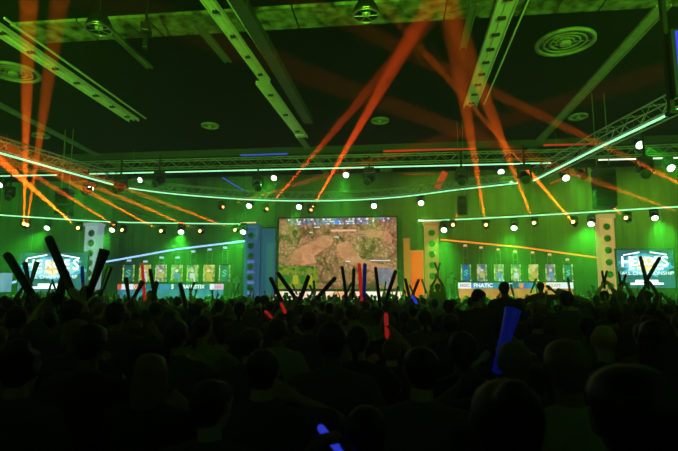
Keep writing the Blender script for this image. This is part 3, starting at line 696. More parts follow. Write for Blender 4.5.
def sph_pts(c, r, nu=8, nv=5):
    rx, ry, rz = r if isinstance(r, (tuple, list)) else (r, r, r)
    out = [V(c) + V((0, 0, rz)), V(c) - V((0, 0, rz))]
    for i in range(1, nv):
        ph = math.pi * i / nv
        for j in range(nu):
            th = 2 * math.pi * j / nu; out.append(V(c) + V((rx * math.sin(ph) * math.cos(th), ry * math.sin(ph) * math.sin(th), rz * math.cos(ph))))
    return out
def hull(bm, balls, nu=8, nv=5):
    b = bmesh.new()
    for c, r in balls:
        for p in sph_pts(c, r, nu, nv): b.verts.new(p)
    bmesh.ops.convex_hull(b, input=b.verts)
    bmesh.ops.delete(b, geom=[v for v in b.verts if not v.link_faces], context='VERTS')
    me = bpy.data.meshes.new('t'); b.to_mesh(me); b.free(); bm.from_mesh(me); bpy.data.meshes.remove(me)
def solid(bm, name, m_, voxel, ratio, parent=None, smooth_it=3):
    """fuse overlapping lumps into one continuous skin"""
    me = bpy.data.meshes.new(name); bm.to_mesh(me); bm.free()
    o = bpy.data.objects.new(name, me); C.objects.link(o)
    r = o.modifiers.new('r', 'REMESH'); r.mode = 'VOXEL'; r.voxel_size = voxel; r.use_smooth_shade = True
    if smooth_it: q = o.modifiers.new('s', 'SMOOTH'); q.iterations = smooth_it; q.factor = .5
    if ratio < 1: d = o.modifiers.new('d', 'DECIMATE'); d.ratio = ratio
    dg = bpy.context.evaluated_depsgraph_get(); me2 = bpy.data.meshes.new_from_object(o.evaluated_get(dg)); me2.name = name
    bpy.data.objects.remove(o); me2.materials.clear(); me2.materials.append(m_); me2.shade_smooth()
    o = bpy.data.objects.new(name, me2); C.objects.link(o); o.parent = parent; return o
def n3(v): return V(v).normalized()
SH = {-1: V((-.185, -.01, 1.425)), 1: V((.185, -.01, 1.425))}
UA, FA = .29, .255
def ik(side, W):
    S = SH[side]; W = V(W); d = W - S; L = min(d.length, UA + FA - .012); d.normalize(); W = S + d * L
    a = (UA ** 2 - FA ** 2 + L * L) / (2 * L); h = math.sqrt(max(UA ** 2 - a * a, 0))
    bend = V((side * .9, -.25, -.5)); bend -= d * bend.dot(d); bend.normalize()
    return S + d * a + bend * h, W
def hand(bm, side, W, fore, curl, axis=None, coarse=False):
    """palm, four unequal fingers and a thumb; fingers run along d and curl toward n"""
    if axis is not None:                 # gripping something that runs along axis
        s = n3(axis); d = V((0, 1, 0)) * .7 + V(fore) * .3; d -= s * d.dot(s); d.normalize(); n = d.cross(s) * side
        n = -n if n.dot(V((-side, 0, 0))) < 0 else n
    else:
        d = n3(fore); n = V((0, 1, 0)) - d * d.y
        n = n3(n) if n.length > .1 else V((0, 0, -1)); s = d.cross(n)
        if s.x * side > 0: s = -s         # thumb side faces inward
        s = s.normalized()
    k0 = W + d * .02
    hull(bm, [(W, .024)] + [(W + d * .09 + s * x, .0125) for x in (-.034, -.012, .012, .034)] + [(k0 + s * .02, .018), (k0 - s * .02, .018)], 6, 4)
    if coarse:
        hull(bm, [(W + d * .09 + s * .02, .014), (W + d * .15 * (1 - .4 * curl) + n * .1 * curl, .011), (W + d * .09 - s * .025, .013)], 6, 3); return d, n, s
    for x, L in ((.034, .068), (.012, .078), (-.012, .073), (-.034, .056)):
        p = W + d * .092 + s * x; dd = d.copy(); fan = s * (x * 1.6)
        for j, (fr, r) in enumerate(((.45, .0105), (.32, .0095), (.26, .0085))):
            ang = curl * (.9 + .25 * j); dd = n3(dd * math.cos(ang) + n * math.sin(ang)); n_ = n3(n * math.cos(ang) - d * math.sin(ang)); 
            q = p + n3(dd + fan) * L * fr * 1.15; hull(bm, [(p, r), (q, r * .92)], 6, 3); p = q
    t0 = W + d * .03 + s * .028; t1 = t0 + n3(d * .55 + s * .75 + n * .35 * (1 + curl)) * .045; t2 = t1 + n3(d * .9 + s * .2 + n * (.3 + curl)) * .032
    hull(bm, [(t0, .014), (t1, .0115)], 6, 3); hull(bm, [(t1, .0115), (t2, .0095)], 6, 3)
    return d, n, s

def build_person(hands, grips=(None, None), hair='short', head_turn=0., head_tilt=0., lean=0., coarse=False, female=False, curl=.25, hdir=(None, None), vox=.011):
    """hands: wrist targets (left, right) in the person's own frame, facing +Y. Returns dict of part objects and the wrist frames."""
    sw = .93 if female else 1.
    bm = bmesh.new(); NU, NV = (6, 4) if coarse else (8, 5)
    Hh = lambda *b: hull(bm, list(b), NU, NV)
    # trunk
    Hh(((-.085, -.01, .93), .105), ((.085, -.01, .93), .105), ((-.055, .0, 1.12), .1), ((.055, 0, 1.12), .1))
    Hh(((-.055, 0, 1.1), .1), ((.055, 0, 1.1), .1), ((-.085 * sw, 0, 1.3), .112), ((.085 * sw, 0, 1.3), .112))
    Hh(((-.085 * sw, 0, 1.28), .112), ((.085 * sw, 0, 1.28), .112), ((-.15 * sw, -.01, 1.42), .06), ((.15 * sw, -.01, 1.42), .06), ((0, -.01, 1.47), .06))
    hc = V((0, .03 + lean, 1.66)); Rh = Matrix.Rotation(head_turn, 3, 'Z') @ Matrix.Rotation(head_tilt, 3, 'X')
    def hp(x, y, z): return hc + Rh @ V((x, y, z))
    Hh(((0, -.015, 1.46), .062), (hp(0, -.02, -.075), .056))
    Hh((hp(0, -.02, .025), (.077, .09, .082)), (hp(0, .03, .01), (.066, .066, .075)), (hp(0, .045, -.075), .034), (hp(0, -.01, -.05), .056))
    if not coarse:
        Hh((hp(0, .098, .012), .008), (hp(0, .118, -.02), .013)); Hh((hp(-.012, .1, -.025), .01), (hp(.012, .1, -.025), .01))     # nose
        Hh((hp(-.02, .09, -.053), .009), (hp(.02, .09, -.053), .009))                                                        # lips
        for s in (-1, 1):
            Hh((hp(s * .03, .078, .008), .014)); Hh((hp(s * .014, .092, .028), .008), (hp(s * .046, .08, .028), .007))          # eye, brow
            Hh((hp(s * .08, -.005, .015), (.01, .017, .02)), (hp(s * .076, .0, -.022), (.008, .01, .012)))                      # ear
    # legs
    for s in (-1, 1):
        Hh(((s * .09, -.005, .9), .096), ((s * .1, .01, .5), .058)); Hh(((s * .1, .01, .5), .058), ((s * .105, -.015, .36), .056), ((s * .105, -.02, .1), .038))
        Hh(((s * .105, -.03, .05), .042), ((s * .115, .12, .03), .03), ((s * .1, .15, .026), .024))
    frames = {}; arms = {}
    for i, s in enumerate((-1, 1)):
        E, W = ik(s, hands[i]); S = SH[s]; arms[s] = (S, E, W)
        Hh((S, .056), (S.lerp(E, .5), .047), (E, .038)); Hh((E, .039), (E.lerp(W, .3), .039), (W, .026))
        f = n3(W - E) if hdir[i] is None else n3(hdir[i])
        frames[s] = (W,) + hand(bm, s, W, f, 1.0 if grips[i] is not None else curl, grips[i], coarse)
    parts = {'body': solid(bm, 'body', BD[0], .03 if coarse else vox, .35 if coarse else .4, smooth_it=1 if coarse else 2)}
    vx = .035 if coarse else .018; g = .016
    bm = bmesh.new()
    Hs = lambda *b: hull(bm, list(b), NU, NV)
    Hs(((-.09, -.01, .86), .118), ((.09, -.01, .86), .118), ((-.06, .0, 1.12), .112 + g), ((.06, 0, 1.12), .112 + g))
    Hs(((-.06, 0, 1.1), .112 + g), ((.06, 0, 1.1), .112 + g), ((-.09 * sw, 0, 1.3), .112 + g), ((.09 * sw, 0, 1.3), .112 + g))
    Hs(((-.09 * sw, 0, 1.28), .114 + g), ((.09 * sw, 0, 1.28), .114 + g), ((-.15 * sw, -.01, 1.42), .062 + g), ((.15 * sw, -.01, 1.42), .062 + g), ((0, -.015, 1.475), .06 + g))
    for s in (-1, 1):
        S, E, W = arms[s]; Hs((S, .058 + g), (S.lerp(E, .72), .046 + g * 1.3))
    parts['shirt'] = solid(bm, 'shirt', BD[1], vx, .3)
    bm = bmesh.new()
    Hs = lambda *b: hull(bm, list(b), NU, NV)
    Hs(((-.085, -.01, .92), .112), ((.085, -.01, .92), .112), ((-.09, -.01, .84), .11), ((.09, -.01, .84), .11))
    for s in (-1, 1): Hs(((s * .09, -.005, .88), .108), ((s * .1, .01, .5), .074)); Hs(((s * .1, .01, .5), .074), ((s * .105, -.02, .12), .06))
    parts['trousers'] = solid(bm, 'trousers', BD[2], vx * 1.2, .25)
    bm = bmesh.new(); Hs = lambda *b: hull(bm, list(b), 10, 6)
    if hair != 'bald':
        Hs((hp(0, -.03, .032), (.088, .092, .09)), (hp(0, .03, .055), (.072, .05, .052))); Hs((hp(0, -.045, .02), (.084, .068, .07)), (hp(0, -.05, -.05), (.062, .045, .035)))
        if hair == 'long':
            Hs((hp(0, -.05, -.02), (.088, .062, .07)), (hp(0, -.075, -.2), (.085, .04, .06))); 
            for s in (-1, 1): Hs((hp(s * .075, -.01, .02), .025), (hp(s * .08, -.02, -.16), .025))
        if hair == 'bun': Hs((hp(0, -.11, .09), .045)); 
        if hair == 'tail': Hs((hp(0, -.11, .05), .03), (hp(0, -.14, -.04), .03), (hp(0, -.12, -.17), .014))
        if hair == 'cap': Hs((hp(0, -.02, .05), (.094, .1, .072)), (hp(0, .04, .05), (.075, .06, .05))); Hs((hp(-.04, .1, .045), .012), (hp(.04, .1, .045), .012), (hp(0, .165, .03), .01))
        if hair == 'curly':
            rr = random.Random(2)
            for k in range(26):
                a, z = rr.uniform(0, 6.28), rr.uniform(-.6, 1); q = math.sqrt(max(0, 1 - z * z)); Hs((hp(.085 * q * math.cos(a), -.035 + .08 * q * math.sin(a), .04 + .09 * z), .034))
        parts['hair' if hair != 'cap' else 'baseball_cap'] = solid(bm, 'hair' if hair != 'cap' else 'baseball_cap', BD[3], .03 if coarse else .012, .4)
    else: bm.free()
    bm = bmesh.new()
    for s in (-1, 1): 
        b = bmesh.new(); hull(b, [((s * .105, -.035, .05), (.046, .05, .05)), ((s * .118, .12, .035), .036), ((s * .1, .16, .03), .026)], 8, 5)
        if coarse: me = bpy.data.meshes.new('t'); b.to_mesh(me); b.free(); bm.from_mesh(me); continue
        me = bpy.data.meshes.new('shoe'); b.to_mesh(me); b.free(); me.materials.append(MATS['shoe']); me.shade_smooth(); o = bpy.data.objects.new('shoe', me); C.objects.link(o); parts['shoe%d' % s] = o
    bm.free()
    for p in parts.values(): p.parent = None
    return parts, frames

def assemble(parts, label, loc, rz, scale, group=None):
    t = thing('person', label, 'person', loc, rz, group); t.scale = (scale,) * 3
    for p in parts.values(): p.parent = t
    return t
def merged(parts, name):
    """far copies: the same figure as a single mesh with its colours as slots"""
    bm = bmesh.new(); ms = [MATS['skin'], MATS['shirt'], MATS['trousers'], MATS['hair']]
    for p in parts.values():
        k = ms.index(p.data.materials[0])
        for f in p.data.polygons: f.material_index = k
        bm.from_mesh(p.data)
    me = bpy.data.meshes.new(name); bm.to_mesh(me); bm.free(); me.shade_smooth()
    for m_ in ms: me.materials.append(m_)
    for p in parts.values(): bpy.data.objects.remove(p)
    return me

# inflatable sticks
st_dark = mat('stick_film', (.02, .025, .02), .3)
st_red = mat('stick_red', (.5, .02, .02), .35, emit=(1., .02, .02), es=.35)
st_redhot = mat('stick_redhot', (.5, .02, .02), .35, emit=(1., .03, .03), es=.25)
st_blue = mat('stick_blue', (.02, .05, .5), .35, emit=(.02, .04, 1.), es=.055)
st_bluehot = mat('stick_bluehot', (.02, .05, .5), .35, emit=(.04, .07, 1.), es=.5)
def stick(top, bot, r, m_, label, flat_end=False, group=None):
    T, B = V(top), V(bot); d = T - B; L = d.length
    t = thing('inflatable_stick', label, 'inflatable stick', B, q=d.to_track_quat('Z', 'Y'), group=group)
    if flat_end: prof = [(.004, -.0), (r * .7, .012), (r * .8, L * .25), (r, L * .7), (r * 1.25, L * .96), (r * 1.3, L)]
    else: prof = [(.004, 0), (r * .6, .01), (r * .85, .05), (r, L * .3), (r, L - r * 1.1), (r * .92, L - r * .6), (r * .6, L - r * .18), (.004, L)]
    MB().lathe(prof, 14).build('tube', m_, t, True)
    MB().lathe([(r * .3, -.03), (r * .35, -.005), (r * .2, .01)], 8).build('valve', st_dark, t)
    return t

ALL = []                                                   # taken floor spots
def world_to_local(p, loc, rz, sc_):
    return Matrix.Rotation(-rz, 3, 'Z') @ (V(p) - V(loc)) / sc_
def hold(x_px, sticks, label, hair='short', z=None, sc_=None, turn=0., group=None, free=None, female=False):
    """a person whose hands hold the sticks; sticks = [(top px, bottom px, width px, material, label, flat)] one or two"""
    pts = []
    for tp, bt, wpx, m_, lb, fl_ in sticks:
        zz = z or .085 * F / wpx; r = wpx / F * zz / 2
        T, B = P(*tp, zz), P(*bt, zz - .1)
        if (T - B).length > .78: B = T + (B - T).normalized() * .78
        pts.append((T, B, r, m_, lb, fl_))
    zc = sum(p[1].y for p in pts) / len(pts) - .22
    hz = max(p[1].z for p in pts)
    sc_ = sc_ or max(.9, min(1.12, (hz) / 1.86))
    x = P(x_px, 300, zc).x; rz = turn; loc = V((x, zc, 0))
    need = hz - (1.425 + .5) * sc_
    pts.sort(key=lambda p: p[1].x)
    W = [None, None]; G = [None, None]
    for k, p in enumerate(pts):
        i = k if len(pts) == 2 else (0 if p[1].x < x else 1)
        d = (p[0] - p[1]).normalized(); g = p[1] + d * .07
        wl_ = world_to_local(g, loc, rz, sc_); wl_ += V((0, -.07, -.02)); W[i] = wl_; G[i] = d
    for i, s in ((0, -1), (1, 1)):
        if W[i] is None: W[i] = V(free) if free else V((s * .25, .25, 1.5))
    parts, fr = build_person(W, G, hair, female=female)
    t = assemble(parts, label, loc, rz, sc_, group); ALL.append((x, zc))
    # the stick passes through the closed fingers of its hand
    for k, p in enumerate(pts):
        i = k if len(pts) == 2 else (0 if p[1].x < x else 1); s = (-1, 1)[i]
        Wf, d, n, sv = fr[s]; gp = loc + Matrix.Rotation(rz, 3, 'Z') @ ((Wf + d * .075 + n * .04) * sc_)
        ax = (p[0] - p[1]).normalized(); L = (p[0] - gp).length
        T = p[0]; 
        ax = (T - gp).normalized(); stick(T, gp - ax * .06, p[2], p[3], p[4], p[5])
    return t
D = st_dark
hold(18, [((6, 253), (40, 299), 8.5, D, 'dark inflatable stick leaning across the frame edge, lowest of the big three', False)], 'person below the white-tower logo screen raising one leaning dark stick', 'short')
hold(72, [((48, 236), (78, 290), 9, D, 'tallest dark rounded inflatable stick crossing the logo screen', False), ((66, 270), (52, 300), 9, D, 'short thick dark stick crossed under the tallest one', False)], 'person holding two crossed dark sticks in front of the white-tower logo screen', 'cap')
hold(30, [((25, 263), (27, 288), 4.5, D, 'small upright dark stick before the logo screen, flat topped', True), ((37, 262), (30, 288), 4.5, D, 'small leaning dark stick beside the upright flat-topped one', True)], 'person far behind the leaning big stick with two small sticks', 'short')
hold(116, [((105, 250), (84, 292), 9, D, 'dark stick with flared open end in front of the white tower', True)], 'person raising a flared stick in front of the white tower', 'short')
hold(97, [((110, 267), (97, 294), 5, D, 'thin dark stick leaning right beside the flared one', True)], 'person behind the flared stick with one thin stick', 'bun', female=True)
hold(78, [((82, 266), (85, 284), 3.5, st_blue, 'small blue stick by the white tower base', False)], 'person at the white tower base with a small blue stick', 'short')
hold(131, [((126, 279), (132, 296), 4, D, 'short dark stick in front of the first emblem banner', True), ((143, 281), (134, 297), 4.5, D, 'short fat dark stick under the second banner', True)], 'person raising two short dark sticks under the first two banners', 'short')
hold(150, [((142, 264), (143, 282), 3, st_red, 'red glowing stick held in front of the second banner', False), ((150, 269), (152, 292), 4, D, 'dark stick beside the red glowing one', False)], 'person holding a red stick in front of the second banner', 'short')
hold(160, [((157, 281), (150, 298), 5, D, 'stubby dark stick over the blue-lit desk', False)], 'person with a stubby stick before the blue-lit desk', 'cap')
hold(185, [((180, 283), (190, 310), 4.5, D, 'dark slanting stick in front of the white desk lettering', False)], 'person with one slanting stick below the white desk lettering', 'long', female=True)
hold(270, [((270, 277), (279, 302), 4.2, D, 'dark stick nearest the blue-lit tower, crossing the lit stage front', False), ((277, 272), (300, 297), 4.2, D, 'dark stick leaning steeply at the game screen lower corner', False)], 'person with two spread sticks at the game screen corner', 'short')
hold(302, [((309, 275), (297, 300), 4.5, D, 'dark stick leaning right in front of the video inset', False)], 'person with one right-leaning stick in front of the video inset', 'cap')
hold(330, [((336, 277), (314, 298), 4.5, D, 'dark stick leaning far over below the game map', False)], 'person with a far leaning stick before the game screen', 'short')
hold(347, [((342, 266), (347, 297), 3.4, D, 'thin dark upright stick before the game screen, first of the upright row', False), ((354, 268), (355, 298), 3.6, D, 'dark upright stick beside the red and blue pair', False)], 'person with two upright sticks before the game screen', 'short')
hold(366, [((359, 263), (360, 296), 3.8, st_red, 'red upright stick in front of the game screen', False), ((365, 263), (367, 297), 4, st_blue, 'blue upright stick in front of the game screen', False)], 'person holding a red and a blue stick upright before the game screen', 'short')
hold(388, [((375.5, 267), (377, 298), 3.6, D, 'dark upright stick over the lit stage front, right of the blue one', False), ((396, 270), (386, 298), 4, D, 'dark stick leaning before the minimap', False)], 'person with an upright and a leaning stick before the minimap', 'bun', female=True)
hold(411, [((405, 278), (408, 300), 3., D, 'thin dark stick before the red-orange panel', False), ((419, 279), (413, 299), 3., D, 'thin dark stick before the orange-lit tower', False)], 'person with two thin sticks before the red-orange panel', 'short')
hold(413, [((411.5, 296), (412.2, 301), 3, st_bluehot, 'short blue glowing stick below the red-orange panel', False)], 'person with a short blue light below the red-orange panel', 'short', z=9.5)
hold(648, [((640, 256), (645, 287), 3.4, D, 'dark thin stick crossing the tournament logo near the cream tower, upright', False), ((660, 257), (647, 283), 3.4, D, 'dark thin stick crossing the tournament logo, slanted', False)], 'person with two thin sticks making a V before the cream-tower logo screen', 'short')
hold(622, [((618.5, 271), (623, 281), 2.2, D, 'tiny stick of the small V beside the logo screen edge, steep one', False), ((626, 274), (622, 281), 2.2, D, 'tiny stick of the small V beside the logo screen edge, low one', False)], 'person making a small V of tiny sticks beside the logo screen edge', 'short', z=11.5)
hold(605, [((602, 270.5), (603, 281), 2.2, D, 'tiny stick before the cream tower base, upright', False), ((607, 270.5), (606, 281), 2.2, D, 'tiny stick before the cream tower base, tilted', False)], 'person with two tiny sticks before the cream tower base', 'short', z=12)
hold(512, [((513, 310), (510, 372), 12, st_blue, 'big blue glowing inflatable stick in the dark crowd', True)], 'person holding a big blue glowing stick amid the dark crowd', 'short', z=3.0, sc_=.98)
hold(391, [((386, 313), (393, 332), 4, st_redhot, 'red glowing stick tilted in the dark crowd below the minimap', False)], 'person with a tilted red glowing stick in the crowd', 'short', z=4.6)
hold(267, [((265, 311), (266, 318), 3, st_redhot, 'small red glowing stick low in the crowd, front one', False)], 'person with a small red light low in the crowd', 'short', z=6.5)
hold(282, [((281, 303), (281, 312), 3, st_red, 'small red glowing stick low in the crowd, rear one', False)], 'person with a dim red light behind the small red light', 'short', z=8)
hold(321, [((319, 426), (323, 441), 7, st_bluehot, 'small blue glowing stick in the nearest rows', False)], 'person holding the small blue glow in the nearest rows', 'short', z=1.9, sc_=.8)
hold(508, [((507, 337), (508, 352), 4, st_bluehot, 'thin blue glowing stick beside the big blue one', False)], 'person with a thin blue light behind the big blue stick', 'short', z=5)

# hand-placed people: (px of head, top y, head width px) gives distance
def placed(px, ty, wpx, label, W=None, hair='short', turn=0., tilt=0., hdir=(None, None), chair=False, female=False, hw=.185, rz=0, curl=.25):
    z = hw * F / wpx; top = P(px, ty, z); base = .46 if chair else 0; sc_ = (top.z - base) / 1.785
    parts, fr = build_person(W or (V((-.28, .06, .92)), V((.28, .06, .92))), (None, None), hair, turn, tilt, female=female, hdir=hdir, curl=curl)
    t = assemble(parts, label, (top.x, z, base), rz, sc_); ALL.append((top.x, z))
    if chair: make_chair((top.x, z + .02, 0), label)
    return t, sc_
nch = 0
def make_chair(loc, who):
    c = thing('banquet_chair', 'banquet chair that the ' + {0: 'person with arched arms stands on', 1: 'person lowering his head stands on', 2: 'person before the white desk lettering stands on', 3: 'narrow figure before the orange desk stands on'}[nch % 4], 'chair', loc)
    globals()['nch'] += 1
    MB().box((0, 0, .43), (.44, .44, .06)).build('seat', dark, c, bevel=.02); MB().box((0, -.22, .72), (.42, .04, .42)).build('backrest', dark, c, bevel=.02)
    for sx in (-1, 1):
        for sy in (-1, 1): MB().bar((sx * .2, sy * .2, 0), (sx * .19, sy * .19, .41), .013, 6).build('leg', steel, c)
        MB().bar((sx * .19, -.2, .4), (sx * .2, -.23, .93), .012, 6).build('back_post', steel, c)
up2 = (V((-.1, .08, 1.97)), V((.1, .08, 1.97)))
placed(437.5, 283, 6.2, 'person with both arms arched overhead, hands together, before the orange-lit tower', (V((-.03, .08, 1.93)), V((.03, .08, 1.93))), chair=True, hdir=((.2, 0, 1), (-.2, 0, 1)), curl=.05)
zz = .185 * F / 6.2
stick(P(434.5, 262, zz), P(438.6, 273, zz), .03, D, 'tiny dark stick above the arched arms, tilted toward the game screen')
stick(P(440, 262.5, zz), P(437.6, 273, zz + .1), .03, D, 'tiny dark stick above the arched arms, tilted toward the orange desk')
placed(479, 288.5, 15, 'person with head lowered and turned, before the orange-lit desk lettering', None, 'short', R(-50), R(-18), chair=True)
placed(504, 281, 12, 'upright person blocking the middle of the orange-lit desk', None, 'short', chair=True)
placed(540.5, 281.5, 8, 'narrow standing figure blocking the orange-lit desk beside the last banner', (V((-.33, .1, 1.25)), V((.3, .2, 1.6))), chair=True)
placed(566, 290, 12.5, 'person with raised elbow below the last emblem banner', (V((-.2, .25, 1.3)), V((.1, .2, 1.72))), 'short')
placed(262, 347, 38, 'person with pale wispy hair, hands at chin, catching faint green light', (V((-.12, .2, 1.45)), V((.14, .2, 1.5))), 'short', R(8))
placed(212, 378, 46, 'dark-haired person in the nearest rows with green rim light on one shoulder', None, 'short', R(-20))
placed(366, 405, 50, 'person whose head top glows faintly at the bottom edge', None, 'short', tilt=R(-8))
placed(332, 320, 32, 'broad-shouldered person in a pale shirt, middle of the nearest rows', None, 'short')
placed(90, 322, 34, 'person with short hair standing near the frame edge below the white tower', None, 'short')
placed(420, 345, 38, 'person with a rim-lit head outline below the orange-lit tower', (V((-.25, .2, 1.2)), V((.2, .22, 1.3))), 'short', R(14))
placed(506, 376, 74, 'blurred large head close to the camera below the blue glowing stick', None, 'bun', female=True)
placed(566, 337, 44, 'person with smooth dark head right of the blue glowing stick', None, 'short')
placed(632, 362, 78, 'close blurred person with a green highlight on the cap near the frame corner', None, 'cap')
placed(20, 345, 40, 'person at the very frame edge in the nearest rows', None, 'curly')
placed(150, 352, 36, 'person between the dark rows under the blue-lit desk, holding a phone', (V((-.1, .3, 1.4)), V((.1, .3, 1.42))), 'long', female=True)
placed(462, 330, 30, 'person with ponytail under the orange-lit tower', None, 'tail', female=True)
placed(604, 322, 26, 'person in a grey top below the cream tower', None, 'bald')
placed(655, 318, 28, 'person with long hair below the cream-tower logo screen', None, 'long', female=True)

# the rest of the crowd
for p in (BD[1],): pass
arm = {
 'with arms down': (V((-.28, .05, .93)), V((.28, .05, .93))),
 'with both arms raised wide': (V((-.38, .1, 1.86)), V((.38, .1, 1.86))),
 'with both arms raised high': (V((-.2, .08, 1.95)), V((.2, .08, 1.95))),
 'with one arm raised': (V((-.26, .1, .95)), V((.27, .08, 1.93))),
 'clapping at chest height': (V((-.06, .3, 1.4)), V((.06, .3, 1.4))),
 'with one fist in the air': (V((-.3, .1, 1.88)), V((.2, .25, 1.2))),
 'holding a phone up': (V((-.1, .3, 1.68)), V((.1, .3, 1.68))),
 'clapping overhead': (V((-.05, .12, 1.92)), V((.05, .12, 1.92))),
}
hairs = ['short', 'short', 'cap', 'curly', 'tail', 'long', 'bald', 'short']
variants = []
for i, (k, w_) in enumerate(arm.items()):
    hr = hairs[i]; parts, fr = build_person(w_, (None, None), hr, head_turn=random.uniform(-.3, .3), curl=.9 if 'fist' in k else .25, female=hr in ('tail', 'long'))
    far_parts, _ = build_person(w_, (None, None), 'short' if hr == 'bald' else hr, coarse=True, female=hr in ('tail', 'long'))
    variants.append((k, hr, parts, merged(far_parts, 'person')))
hair_w = {'short': 'short-haired', 'cap': 'cap-wearing', 'curly': 'curly-haired', 'tail': 'ponytailed', 'long': 'long-haired', 'bald': 'bald'}
def zone(x, y):
    d = CAMR.inverted() @ (V((x, y, 1.9)) - EYE); px = CX + F * d.x / -d.z
    for lim, nm in ((95, 'below white-tower logo'), (235, 'below blue desk'), (325, 'below video inset'), (410, 'below minimap'), (500, 'below sand tower'), (590, 'below orange desk')):
        if px < lim: return nm, px
    return 'below cream tower', px
spots = []; y = 3.6
rnd = random.Random(21)
while y < 25.8:
    cxr = -y * math.tan(YAW); half = y * .70 + .3; x = cxr - half + rnd.uniform(0, .5)
    while x < cxr + half:
        xx, yy = x + rnd.uniform(-.09, .09), y + rnd.uniform(-.16, .16)
        if all((xx - a) ** 2 + (yy - b) ** 2 > .3 for a, b in ALL): spots.append((xx, yy))
        x += .62 + rnd.random() * .22
    y += .92
spots.sort(key=lambda s: s[1])
first = {}; far_bm = bmesh.new(); far_ms = [MATS['skin'], MATS['shirt'], MATS['trousers'], MATS['hair']]
wts = [30, 9, 9, 12, 14, 7, 9, 8]
N_IND = 300 - len(ALL)
lit_phone = glow('phone_screen', (.75, .9, 1.), 1.5)
for n_, (x, y) in enumerate(spots):
    zpx = zone(x, y)[1]; desk_ = y > 8 and (112 < zpx < 232 or 450 < zpx < 580) and rnd.random() < .65
    v = rnd.choices(range(8), [60, 0, 0, 0, 20, 0, 8, 0] if desk_ else wts if 8.5 < y < 13 else [46, 5, 5, 8, 16, 4, 8, 4] if y >= 13 else [70, 0, 0, 0, 20, 0, 0, 0])[0]; k, hr, parts, far_me = variants[v]
    zn, px = zone(x, y); sc_ = rnd.uniform(.93, 1.03) if y < 8 else (rnd.uniform(.93, 1.06) if y < 13 else rnd.uniform(.9, 1.01)); rz = rnd.uniform(-.25, .25) + YAW * .5
    if n_ < N_IND:
        row = 'close rows' if y < 7.5 else ('middle rows' if y < 11 else 'deep rows')
        lb = f"{hair_w[hr]} person {k}, {row} {zn}"
        grp = lb.replace('person ', 'people ')
        if y < 9.5:
            if v not in first:
                t = assemble(parts, lb, (x, y, 0), rz, sc_, grp); first[v] = t
            else: t = copy_tree(first[v]); t.location = (x, y, 0); t.rotation_euler = (0, 0, rz); t.scale = (sc_,) * 3; tag(t, lb, 'person', grp)
        else:
            t = bpy.data.objects.new('person', far_me); C.objects.link(t); t.location = (x, y, 0); t.rotation_euler = (0, 0, rz); t.scale = (sc_,) * 3; tag(t, lb, 'person', grp)
    else:
        M = Matrix.Translation((x, y, 0)) @ Matrix.Rotation(rz, 4, 'Z') @ Matrix.Scale(sc_, 4)
        tmp = far_me.copy(); tmp.transform(M); far_bm.from_mesh(tmp); bpy.data.meshes.remove(tmp)
        if rnd.random() < .35 and v in (1, 2, 3, 5, 7):      # far sticks stay with the far mass
            side = rnd.choice((-1, 1)) if v in (1, 2) else (1 if v == 3 else -1)
            h_ = V((x + side * (.36 if v == 1 else .2), y + .1, 1.93 * sc_)); dd = V((rnd.uniform(-.5, .5), 0, 1)).normalized()
            q = MB().bar(h_ - dd * .08, h_ + dd * rnd.uniform(.4, .6), .04, 7, .045, mi=2); tmp = bpy.data.meshes.new('t'); q.bm.to_mesh(tmp); q.bm.free(); far_bm.from_mesh(tmp); bpy.data.meshes.remove(tmp)
me = bpy.data.meshes.new('crowd'); far_bm.to_mesh(me); far_bm.free(); me.shade_smooth()
for m_ in far_ms: me.materials.append(m_)
o = bpy.data.objects.new('crowd', me); C.objects.link(o); tag(o, 'far rows of the standing crowd in front of the stage, dark silhouettes with raised arms', 'crowd', kind='stuff')
for v, (k, hr, parts, far_me) in enumerate(variants):
    if v not in first:
        for p in parts.values(): bpy.data.objects.remove(p)
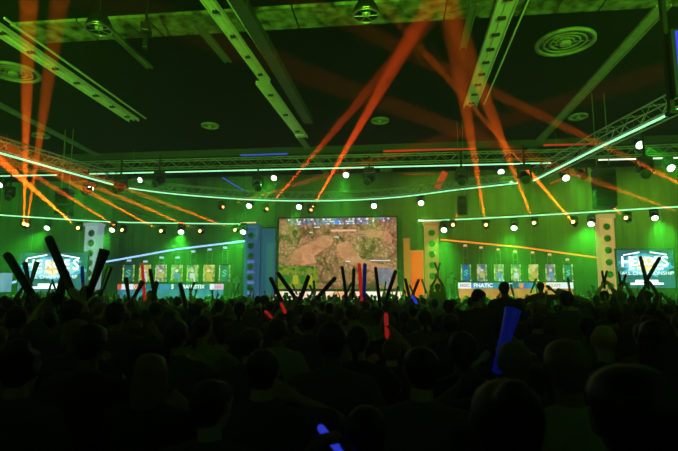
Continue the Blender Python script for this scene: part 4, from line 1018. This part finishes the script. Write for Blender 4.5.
print('people', len(ALL) + N_IND, 'far', len(spots) - N_IND)

# ---------------------------------------------------------------- people and gear on the stage
def stage_person(px, y_, label, W, hair='short', fem=False, head_turn=0):
    parts, fr = build_person(W, (None, None), hair, female=fem, coarse=True); x = P(px, 290, y_).x
    t = assemble(parts, label, (x, y_, SZ), R(180), 1.0)
cam_m = mat('camera_grey', (.3, .3, .3), .5)
def camera_rig(px, y_, label):
    x = P(px, 290, y_).x; t = thing('broadcast_camera', label, 'camera', (x, y_, SZ))
    MB().bar((0, 0, 0), (0, 0, 1.1), .05).build('pedestal', cam_m, t)
    for k in range(3): a = k * 2.09; MB().bar((0, 0, .35), (math.cos(a) * .4, math.sin(a) * .4, .02), .02).build('leg', cam_m, t)
    MB().box((0, 0, 1.28), (.28, .55, .3)).build('body', cam_m, t, bevel=.03); MB().bar((0, .25, 1.28), (0, .5, 1.28), .09, 12).build('lens', cam_m, t)
    MB().box((.1, -.2, 1.5), (.2, .08, .14)).build('viewfinder', cam_m, t); MB().bar((0, -.3, 1.2), (.25, -.7, 1.05), .015).build('pan_handle', cam_m, t)
camera_rig(450, 28.5, 'pale broadcast camera on a pedestal beside the orange-lit desk')
camera_rig(236, 28.5, 'pale broadcast camera on a pedestal beside the blue-lit tower')
stage_person(452, 30.0, 'camera operator standing behind the pale camera beside the orange-lit desk', (V((-.1, .3, 1.3)), V((.1, .35, 1.3))))
stage_person(233, 30.0, 'camera operator standing behind the pale camera beside the blue-lit tower', (V((-.1, .3, 1.3)), V((.1, .35, 1.3))), 'cap')


# ---------------------------------------------------------------- render look
s = bpy.context.scene
s.view_settings.view_transform = 'Standard'; s.view_settings.look = 'None'; s.view_settings.gamma = 1; s.view_settings.use_curve_mapping = False
s.view_settings.exposure = 0.0
s.cycles.max_bounces = 5; s.cycles.diffuse_bounces = 2; s.cycles.volume_bounces = 0; s.cycles.glossy_bounces = 2
s.cycles.use_denoising = True; s.cycles.sample_clamp_indirect = 3; s.cycles.sample_clamp_direct = 0; s.cycles.use_light_tree = True
